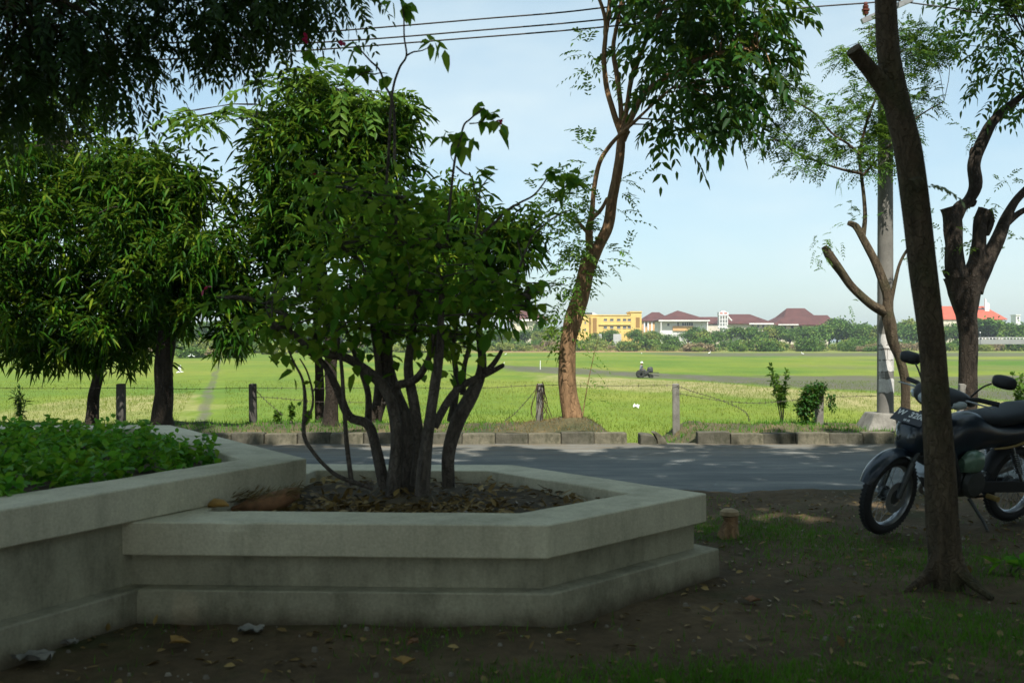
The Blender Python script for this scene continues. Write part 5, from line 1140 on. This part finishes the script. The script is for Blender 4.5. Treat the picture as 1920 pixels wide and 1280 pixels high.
# scraps, husk, stump on the near ground
M['paper'] = mat_plain('old_paper', (.22, .21, .18), .9, 0, .25, 20)
scrap(470, 1182, 4.70, 'flat pale scrap of paper at the foot of the low planter', .11, .02, .0, 'paper_scrap', 'paper')
scrap(60, 1236, 4.28, 'pale torn scrap along the foot of the taller planter', .16, .03, .0, 'paper_scrap', 'paper')
scrap(130, 1205, 4.48, 'small grey scrap near the inner corner of the two planters', .07, .03, .0, 'paper_scrap', 'paper')
M['amber'] = mat_plain('amber_leaf', (.30, .17, .035), .6, 0, .3, 20); M['husk'] = mat_plain('brown_husk', (.20, .10, .045), .9, 0, .45, 14)
def big_leaf(px, py, d, label, L_, W_, mat, yw, z=0.02):
    p = P(px, py, d); a = math.radians(yw); V, Q = leaf_arrays(np.array([[0, 0, 0], [0.0, 0.02, .0]]), np.array([[math.cos(a), math.sin(a), .25], [math.cos(a + 1.1), math.sin(a + 1.1), .2]]), np.tile(UP, (2, 1)), L_, W_, .3, .6)
    o = link('dry_leaf', npmesh('dry_leaf', V, Q), mat); o.location = (p.x, d, z); o.modifiers.new('thick', 'SOLIDIFY').thickness = .002; tag(o, label, 'leaf')
big_leaf(318, 1215, 4.45, 'curled amber fallen leaf before the inner corner of the planters', .09, .045, M['amber'], 10)
big_leaf(755, 1255, 4.15, 'yellow green fallen leaf on the dirt before the low planter', .09, .05, M['amber'], 60)
big_leaf(785, 1215, 4.45, 'dark curled fallen leaf on bare dirt before the low planter', .06, .04, M['husk'], 150)
big_leaf(1405, 1135, 5.15, 'dark brown fallen leaf lying between the planter and the near trunk', .08, .06, M['husk'], 30)
# dry palm husk lying on the corner of the planter earth
p = P(490, 950, 5.55); r = empty('dry_husk', (p.x, 5.55, .42), 'shaggy dry brown palm husk lying where the two planters meet', 'husk')
b = MB().loft([(-.16, 0, .0, .02, .015), (-.08, 0, .015, .05, .04), (.03, 0, .03, .075, .06), (.13, .02, .06, .07, .055), (.2, .03, .09, .03, .03)], 14, 2.2); b.build('husk', M['husk'], r, True)
n_ = 260; t_ = rng.uniform(-.15, .2, n_); B_ = np.stack([t_, rng.normal(0, .05, n_), .05 + .04 * rng.random(n_) + .2 * np.maximum(0, t_)], 1); D_ = rdir(n_); D_[:, 0] += 1.4; D_[:, 2] += .5
Leaves().add(leaf_arrays(B_, nrm(D_), nrm(UP + rdir(n_) * .5), .055, .006, .1)).build('fibres', M['grassdry'], r)
p = P(408, 948, 5.35); r = empty('husk_fragment', (p.x, 5.35, .465), 'small orange brown husk fragment on the rim of the low planter', 'husk')
MB().loft([(-.05, 0, .012, .012, .01), (-.02, 0, .025, .03, .024), (.03, 0, .022, .028, .02), (.06, 0, .01, .008, .006)], 12, 2.2).build('husk', M['amber'], r, True)
# old stump beside the tip of the low planter
p = P(1368, 1000, 7.0); r = empty('tree_stump', (p.x, 7.0, 0), 'little stump with a pale sawn top just past the tip of the low planter', 'stump')
T = Tree(); T.limb([(-.02, 0, -.06), (-.005, 0, .05), (.005, 0, .10), (.0, 0, .135)], [.10, .062, .05, .056], 12, .25); T.mb.build('stump_body', M['barkA'], r, True)
MB().lathe([(.05, .13), (.068, .145), (.064, .17), (.04, .185), (.01, .188)], (0, 0, 0), 'Z', 16).build('sawn_top', mat_plain('sawn_wood', (.30, .22, .12), .85, 0, .3, 25), r, True)
# ------------------------------------------------------------------ far bank: buildings
def at(px, d): return (px - 960) * d / F
def hz(py, d): return CAMZ - (py - 640) * d / F
def fmat(name, c, v=.12, rough=.85): return mat_plain(name, c, rough, 0, v, .35)
M['ywall'] = fmat('yellow_wall', (.66, .46, .14)); M['yrecess'] = fmat('ochre_recess', (.28, .15, .035)); M['cream'] = fmat('cream_wall', (.58, .52, .42)); M['wwall'] = fmat('white_wall', (.70, .69, .66))
M['tile'] = fmat('maroon_tiles', (.085, .030, .025), .25); M['redtile'] = fmat('orange_tiles', (.42, .085, .045), .15); M['glass'] = mat_plain('dark_window', (.05, .055, .06), .15, 0, .4, .5); M['slate'] = fmat('dark_slate', (.06, .065, .08))
M['peach'] = fmat('peach_wall', (.60, .36, .16)); M['greyw'] = fmat('grey_wall', (.42, .42, .40))
class Bld:
    def __init__(s, name, cx, d, label, cat='building'):
        s.o = empty(name, (at(cx, d), d, FZ), label, cat); s.cx, s.d = cx, d
    def X(s, px): return at(px, s.d) - at(s.cx, s.d)
    def Z(s, py): return hz(py, s.d) - FZ
    def box(s, name, x0, x1, y0, y1, dep, mat, off=0.0, parent=None):
        """front at off behind the building line; y0 upper, y1 lower picture heights (None: the ground)"""
        z1 = s.Z(y0); z0 = 0 if y1 is None else s.Z(y1); a, b_ = s.X(x0), s.X(x1)
        return MB().box(((a + b_) / 2, off + dep / 2, (z0 + z1) / 2), (b_ - a, dep, z1 - z0)).build(name, mat, parent or s.o)
    def hip(s, name, x0, x1, r0, r1, ye, yr, dep, mat, off=0.0, over=.6, flare=None):
        """hip roof: eaves x0..x1 at ye, ridge r0..r1 at yr"""
        a, b_, c, e = s.X(x0), s.X(x1), s.X(r0), s.X(r1); ze, zr = s.Z(ye), s.Z(yr); f, g, m = off - over, off + dep + over, off + dep / 2
        vs_ = [(a, f, ze), (b_, f, ze), (b_, g, ze), (a, g, ze)]
        fs = []
        if flare:
            fx0, fx1, fy_ = s.X(flare[0]), s.X(flare[1]), s.Z(flare[2]); k = .42
            vs_ += [(fx0, f + k * (m - f), fy_), (fx1, f + k * (m - f), fy_), (fx1, g - k * (g - m), fy_), (fx0, g - k * (g - m), fy_)]
            fs += [(i, (i + 1) % 4, 4 + (i + 1) % 4, 4 + i) for i in range(4)]; q = 4
        else: q = 0
        n = len(vs_); vs_ += [(c, m, zr), (e + .01, m, zr)]
        fs += [(q, q + 1, n + 1, n), (q + 1, q + 2, n + 1), (q + 2, q + 3, n, n + 1), (q + 3, q, n)]
        vs_ += [(a, f, ze - .35), (b_, f, ze - .35), (b_, g, ze - .35), (a, g, ze - .35)]; k = n + 2
        fs += [(k + i, k + (i + 1) % 4, (i + 1) % 4, i) for i in range(4)] + [(k + 3, k + 2, k + 1, k)]
        return MB().add(vs_, fs).build(name, mat, s.o)
    def win(s, x0, x1, y0, y1, off=0.0, mat='glass', sill=True):
        w_ = s.box('window', x0, x1, y0, y1, .10, M[mat], off - .06)
        if sill: s.box('sill', x0 - .4, x1 + .4, y1, y1 + .5, .28, M['wwall'], off - .24, w_)
# yellow block
B = Bld('yellow_building', 1150, 430, 'yellow three storey block with a taller end bay and dark recesses')
B.box('wall', 1082, 1183, 591.5, None, 14, M['ywall'], .35); B.box('end_bay', 1183, 1203, 585.5, None, 15, M['ywall'], 0); B.box('bay_cap', 1181.5, 1204, 583.5, 585.5, 15.6, M['ywall'], -.3)
B.box('parapet', 1082, 1181.5, 589.8, 591.5, 14.4, M['ywall'], .1); B.box('annexe', 1108.5, 1122, 594, None, 1.0, M['ywall'], -.66)
B.box('recess', 1104.5, 1107.5, 595, 624, .12, M['yrecess'], .26); B.box('recess', 1111, 1118.5, 596, 628, .12, M['yrecess'], -.76); B.box('recess', 1192, 1199.5, 595, 614, .12, M['yrecess'], -.1)  # flat panels proud of the wall, recess shade painted in dark ochre
B.box('ledge', 1122.5, 1182.5, 607.5, 609, .5, M['ywall'], -.12)
for x in (1132, 1144, 1157, 1168, 1177):
    for y in (597.5, 611.5): B.win(x, x + 6.5, y, y + 3.4, .35)
for x in (1086, 1096): 
    for y in (603, 616): B.win(x, x + 3, y, y + 3, .35)
B.box('water_tank', 1096, 1112, 585.5, 590, 5, M['slate'], 4); B.hip('roof_shed', 1108, 1124, 1112, 1116, 590, 584.5, 4, M['greyw'], 6)
# low house behind the shrub
B = Bld('red_roofed_house', 990, 470, 'maroon roofed house with white eaves glimpsed between shrub and brown trunk', 'house')
B.box('wall', 962, 1020, 600, None, 12, M['cream']); B.hip('roof', 950, 1030, 978, 1000, 600, 578, 13, M['tile'], -.4); B.box('eave_board', 970, 1000, 598.5, 602, .6, M['wwall'], -1.6); B.box('eave_board', 1003, 1016, 599, 602, .6, M['wwall'], -1.6)
for x in (975, 984, 1004, 1010): B.win(x, x + 4, 604, 609)
# hip roofed halls
B = Bld('hip_roofed_hall', 1230, 470, 'peach walled hall with a low maroon hip roof next to the yellow block')
B.box('wall', 1204, 1240, 601, None, 10, M['peach'], .3); B.hip('roof', 1202, 1262, 1226, 1240, 601, 584.5, 14, M['tile'])
for x in (1207, 1214, 1221, 1228): B.box('pilaster', x, x + 2.6, 601.5, None, .3, M['wwall'], -.05)
B.win(1209.8, 1213.6, 605, 612, .3)
B = Bld('pavilion', 1285, 440, 'wide white pavilion with a peaked maroon hip roof and a row of windows')
B.box('wall', 1238, 1326, 602, None, 16, M['wwall'], 1.2); B.hip('roof', 1233, 1331, 1276, 1278, 600.2, 581, 18, M['tile'], 0, 1.2); B.box('fascia', 1234, 1330, 599.8, 602.4, .4, M['wwall'], -1.5)
B.box('lower_band', 1262, 1301, 611, 620, .5, M['peach'], .6)
for i in range(5): B.win(1280 + i * 4.2, 1283.2 + i * 4.2, 604.5, 610, 1.2, sill=False)
B.win(1252, 1256, 606, 611, 1.2); B.win(1271, 1273.5, 604, 612, 1.2)
for x in (1238, 1325): B.box('column', x, x + 1.6, 602.4, None, .5, M['wwall'], -1.2)
B = Bld('link_roof_house', 1332, 480, 'low maroon roofed wing filling the space before the white tower', 'house')
B.box('wall', 1312, 1350, 606, None, 10, M['cream']); B.hip('roof', 1305, 1356, 1316, 1350, 606, 593.5, 11, M['tile'])
# white frame tower
B = Bld('white_tower', 1357, 425, 'slender white open framed water tower standing among the roofs', 'tower')
B.box('tank', 1348, 1366, 585, 591.5, 3.6, M['wwall']); B.box('tank_lid', 1352.5, 1361, 582.8, 585, 2.6, M['wwall'], .5)
for x in (1350, 1358): B.box('tank_panel', x, x + 5, 586, 588.2, .1, M['redtile'], -.06)
for x in (1348.6, 1353.6, 1358.6, 1363.4):
    for o_ in (.1, 2.9): B.box('post', x, x + 1.7, 591.5, 616, .4, M['wwall'], o_)
for y in (598, 605, 612): B.box('rail', 1348.6, 1365.1, y, y + 1.3, .3, M['wwall'], .16)
B.box('base_column', 1354.5, 1361, 616, None, 2, M['wwall'], .8)
MB().tube([(B.X(1366), 1.5, B.Z(593)), (B.X(1373.5), 1.5, B.Z(601))], .35, 6).build('stay', M['wwall'], B.o)
# long hall and the steep roof
B = Bld('long_hall', 1405, 450, 'long hall with a broad maroon hip roof right of the white tower')
B.box('wall', 1364, 1448, 606, None, 16, M['cream'], .6); B.hip('roof', 1352, 1452, 1366, 1415, 606, 588, 18, M['tile']); B.box('fascia', 1404, 1450, 605.6, 608.2, .4, M['wwall'], -1)
for x in (1410, 1420, 1430, 1440): B.win(x, x + 4, 609, 614, .6)
B = Bld('joglo_house', 1507, 460, 'big house with a tall steep flared maroon roof', 'house')
B.box('wall', 1460, 1556, 609, None, 22, M['cream'], 1); B.hip('roof', 1448, 1572, 1490, 1524, 608.5, 576, 26, M['tile'], 0, 1, flare=(1476, 1536, 593)); B.hip('side_roof', 1530, 1580, 1534, 1572, 603, 589, 8, M['tile'], 12)
B.box('fascia', 1458, 1496, 607.6, 609.6, .4, M['wwall'], -1.4)
for x in (1470, 1484, 1500): B.win(x, x + 5, 611, 616, 1)
# far right
B = Bld('orange_roofed_hall', 1815, 520, 'hall with a bright orange roof and a white spire behind the trees')
B.box('wall', 1765, 1880, 598, None, 20, M['cream']); B.hip('roof', 1752, 1888, 1768, 1864, 598, 572.5, 22, M['redtile']); B.box('ridge_cap', 1834, 1862, 577, 579.5, 1.0, M['slate'], 7.6)
p0 = (B.X(1858), 6.8, B.Z(586)); MB().hexa([(p0[0], 6.5, B.Z(588)), (B.X(1866), 6.5, B.Z(584)), (B.X(1866), 7.5, B.Z(584)), (p0[0], 7.5, B.Z(588)), (p0[0], 6.6, B.Z(558)), (B.X(1860.5), 6.6, B.Z(560)), (B.X(1860.5), 7.4, B.Z(560)), (p0[0], 7.4, B.Z(558))]).build('spire', M['wwall'], B.o)
B.box('spire_step', 1861, 1866.5, 567, 584, 1.2, M['wwall'], 6.6)
B = Bld('white_hut', 1909, 480, 'small plain white building at the far right end of the trees')
B.box('wall', 1905, 1913, 591, None, 5, M['wwall']); B.box('roof_slab', 1904.3, 1913.7, 589.6, 591, 5.6, M['wwall'], -.3); B.win(1907.5, 1910.5, 594, 598)
B = Bld('bridge_wall', 1870, 300, 'long pale grey low wall with a railing beyond the pollarded trunk', 'wall')
B.box('wall', 1828, 1960, 636, 645, .5, fmat('weathered_wall', (.24, .245, .23)))
for i in range(20): B.box('baluster', 1829 + i * 6.4, 1830.2 + i * 6.4, 633, 636, .2, M['wwall'], .1)
B.box('rail', 1828, 1960, 632.3, 633.1, .25, M['wwall'], .08)
B = Bld('lamp_post', 1838, 299, 'small lamp post with a round white globe on the pale wall', 'lamp post')
B.box('post', 1837.6, 1838.4, 625, 645, .15, M['slate']); MB().lathe([(.02, -.22), (.16, -.16), (.22, 0), (.16, .16), (.02, .22)], (0, .07, B.Z(623.5)), 'Z', 12).build('globe', M['wwall'], B.o, True)
B = Bld('boundary_wall', 1150, 415, 'broken low whitewashed boundary wall half hidden in the far bushes', 'wall')
for x0, x1 in ((925, 945), (960, 985), (995, 1012), (1118, 1128), (1150, 1165), (1206, 1226), (1262, 1276), (1373, 1388)): B.box('wall_panel', x0, x1, 626, None, .3, M['greyw'])

# ------------------------------------------------------------------ far bank: trees and bushes
def far_proto(name, mat, blobs, n, leaf, trunk=None):
    L = Leaves(); Pt, D = in_blobs(blobs, n); L.add(whorls(Pt, D, 5, leaf, leaf * .55, .3, 1.1, leaf * .4))
    me = npmesh(name, np.concatenate(L.V), np.concatenate(L.Q)); me.materials.append(mat)
    tm = None
    if trunk:
        t = MB(); t.tube([(0, 0, -.2), (.1, 0, trunk * .5), (0, 0, trunk)], [.32, .25, .16], 7, True, .2)
        for b_ in blobs: t.tube([(0, 0, trunk * .8), ((b_[0][0]) * .5, b_[0][1] * .5, (trunk + b_[0][2]) / 2), b_[0]], [.16, .12, .06], 5)
        tm = bpy.data.meshes.new('trunk'); tm.from_pydata(t.v, [], t.f); tm.materials.append(M['barkD'])
    return me, tm
r_ = rng.uniform
def lump(n, w_, h_, zc):
    return [((r_(-w_, w_), r_(-w_, w_) * .7, zc + r_(-h_, h_) * .6), (r_(.5, .9) * w_, r_(.5, .9) * w_, r_(.45, .8) * h_)) for _ in range(n)]
PT = [far_proto('tree_crown', M['far'], lump(7, 2.6, 1.7, 4.2), 420, .55, 2.6), far_proto('tree_crown', M['far'], lump(9, 3.2, 1.9, 4.6), 520, .6, 2.4), far_proto('tree_crown', M['far2'], lump(6, 2.2, 1.9, 3.6), 380, .5, 2.0)]
PB = [far_proto('bush', M['far'], lump(6, 1.7, 1.1, 1.2), 300, .4), far_proto('bush', M['far2'], lump(6, 2.0, .9, 1.0), 300, .4), far_proto('bush', M['fardry'], lump(6, 2.0, .8, .9), 260, .4)]
def far_tree(px, ytop, d, k, label, group, sx=1.0):
    me, tm = PT[k]; t = empty('far_tree', (at(px, d), d, FZ), label, 'tree', group, (0, 0, r_(0, 6.28))); h = (hz(ytop, d) - FZ) / (7.5 if k < 2 else 6.6); t.scale = (h * sx, h * sx, h)
    for nm, m_ in (('crown', me), ('trunk', tm)): o = bpy.data.objects.new(nm, m_); C.objects.link(o); o.parent = t
GT = 'trees along the far edge of the field'
LT = ['deep green round tree in the far belt before the roofs', 'broad deep green tree in the far belt before the roofs', 'pale green tree in the far belt before the roofs']
far_tree(1188, 610, 395, 0, 'isolated round dark green tree standing right before the yellow block', GT, .75)
far_tree(1255, 622, 380, 0, 'small dark green tree below the peaked pavilion roof, apart from the belt', GT, .9)
far_tree(1383, 632, 375, 0, 'small dark green tree standing forward of the belt below the long hall', GT, .8)
far_tree(1570, 586, 430, 1, 'tallest dark green tree just right of the steep roof', GT, .9)
far_tree(1862, 586, 400, 1, 'wide domed dark green tree beyond the pollarded trunk', GT, 1.25); far_tree(1840, 592, 405, 0, 'rounded tree leaning into the wide domed tree', GT); far_tree(1895, 598, 395, 1, 'rounded tree right of the wide domed tree', GT); far_tree(1795, 598, 400, 0, 'rounded tree left of the pollarded trunk', GT)
def belt(lst, where='before the roofs'):
    for px, yt, k, d in lst: far_tree(px + r_(-3, 3), yt, d, k, LT[k].replace('before the roofs', where), GT + ': ' + ('deep green', 'broad', 'pale')[k] + ' ' + where, r_(.85, 1.15))
belt([(1140, 612, 0, 420), (1120, 620, 2, 410), (1215, 617, 2, 412), (1232, 614, 0, 415), (1290, 612, 0, 408), (1305, 606, 0, 412), (1322, 616, 2, 405), (1340, 614, 0, 412), (1380, 606, 1, 418), (1400, 605, 0, 420), (1420, 613, 1, 405), (1440, 606, 2, 415), (1458, 604, 1, 418), (1480, 612, 0, 405), (1495, 608, 1, 415), (1515, 606, 0, 412), (1535, 602, 1, 416), (1552, 600, 0, 420), (1588, 598, 1, 418), (1605, 600, 0, 412), (1625, 598, 1, 420), (1645, 602, 2, 412), (1680, 592, 1, 425), (1700, 590, 2, 430), (1720, 596, 1, 420), (1742, 600, 0, 415), (1765, 602, 1, 415), (1820, 604, 1, 410), (1920, 596, 0, 410), (1945, 600, 1, 410),
      (1040, 606, 2, 420), (1022, 600, 0, 425), (1060, 615, 2, 410), (1000, 616, 2, 405), (980, 612, 0, 415), (955, 614, 2, 410), (930, 610, 1, 412), (905, 612, 0, 410), (880, 606, 1, 415)])
belt([(x, 600 + r_(-10, 8), int(r_(0, 3)), 330 + r_(-15, 25)) for x in range(-40, 870, 26)], 'behind the dense verge trees')
def far_bush(px, yb, d, k, s, n):
    o = bpy.data.objects.new('bush', PB[k][0]); C.objects.link(o); o.location = (at(px, d), d, FZ - .1); o.rotation_euler = (0, 0, r_(0, 6.28)); o.scale = (s * r_(.9, 1.5), s, s * r_(.8, 1.2))
    tag(o, ['low deep green bush in the scrub at the far edge of the field', 'low yellow green bush in the scrub at the far edge of the field', 'dry straw brown bush in the scrub at the far edge of the field'][k], 'bush', ['deep green scrub bushes', 'yellow green scrub bushes', 'dry brown scrub bushes'][k])
for i in range(150):
    px = r_(870, 1960); d = r_(345, 405) if px < 1230 or px > 1640 else r_(330, 400)
    far_bush(px, 0, d, int(rng.choice(3, p=[.36, .40, .24])), r_(.9, 1.9), i)
for i in range(60): far_bush(r_(-60, 860), 0, r_(285, 325), int(rng.choice(3, p=[.4, .45, .15])), r_(.9, 2.0), i)
for px, d, k, s in ((355, 205, 0, 1.1), (372, 207, 0, .8), (430, 207, 1, 1.5), (445, 204, 0, .9), (415, 206, 2, .9), (520, 260, 1, 1.3)): 
    far_bush(px, 0, d, k, s, 0); C.objects[-1]['label'] = ['deep green bush standing out in the field on the left', 'yellow green bush standing out in the field on the left', 'dry bush standing out in the field on the left'][k]; C.objects[-1]['group'] = 'field bushes: ' + 'abc'[k]
# thin ground scrub under the belt
ns = 5200; yy = r_(300, 425, ns); xx = r_(-.56, .56, ns) * yy; Pb = np.stack([xx, yy, np.full(ns, FZ)], 1); keep = (yy > 335) | (xx < at(860, 300) * yy / 300)
L = Leaves().add(whorls(Pb[keep], np.tile([0, 0, 1.], (keep.sum(), 1)), 7, .85, .22, .2, 1.1, .5))
tag(L.build('far_scrub', M['far2']), 'thin pale scrub and tall grass under the far belt of trees', 'scrub', kind='stuff')
# distant wooded horizon
L = Leaves(); n_ = 3000; px_ = r_(-1500, 3400, n_); d_ = r_(600, 900, n_); zt = FZ + np.abs(rng.normal(0, 1, n_)) * 2.8 + 2.5
Pt = np.stack([(px_ - 960) * d_ / F, d_, zt], 1); L.add(whorls(Pt, rdir(n_), 6, 2.2, 1.5, .3, 1.1, 1.5))
tag(L.build('distant_woods', M['far']), 'distant woods closing the horizon behind the buildings', 'woods', kind='stuff')
# ------------------------------------------------------------------ haze
hm = bpy.data.materials.new('haze'); hm.use_nodes = True; t = hm.node_tree; t.nodes.clear()
ov = t.nodes.new('ShaderNodeOutputMaterial'); pv = t.nodes.new('ShaderNodeVolumePrincipled'); pv.inputs['Color'].default_value = (.80, .88, .96, 1); pv.inputs['Density'].default_value = .00025; pv.inputs['Anisotropy'].default_value = .2
t.links.new(pv.outputs[0], ov.inputs['Volume'])
hb = MB().box((0, 2550, 18), (26000, 5330, 42.5)).build("haze", hm); tag(hb, "thin pale daylight haze over the field", "haze", kind="stuff")
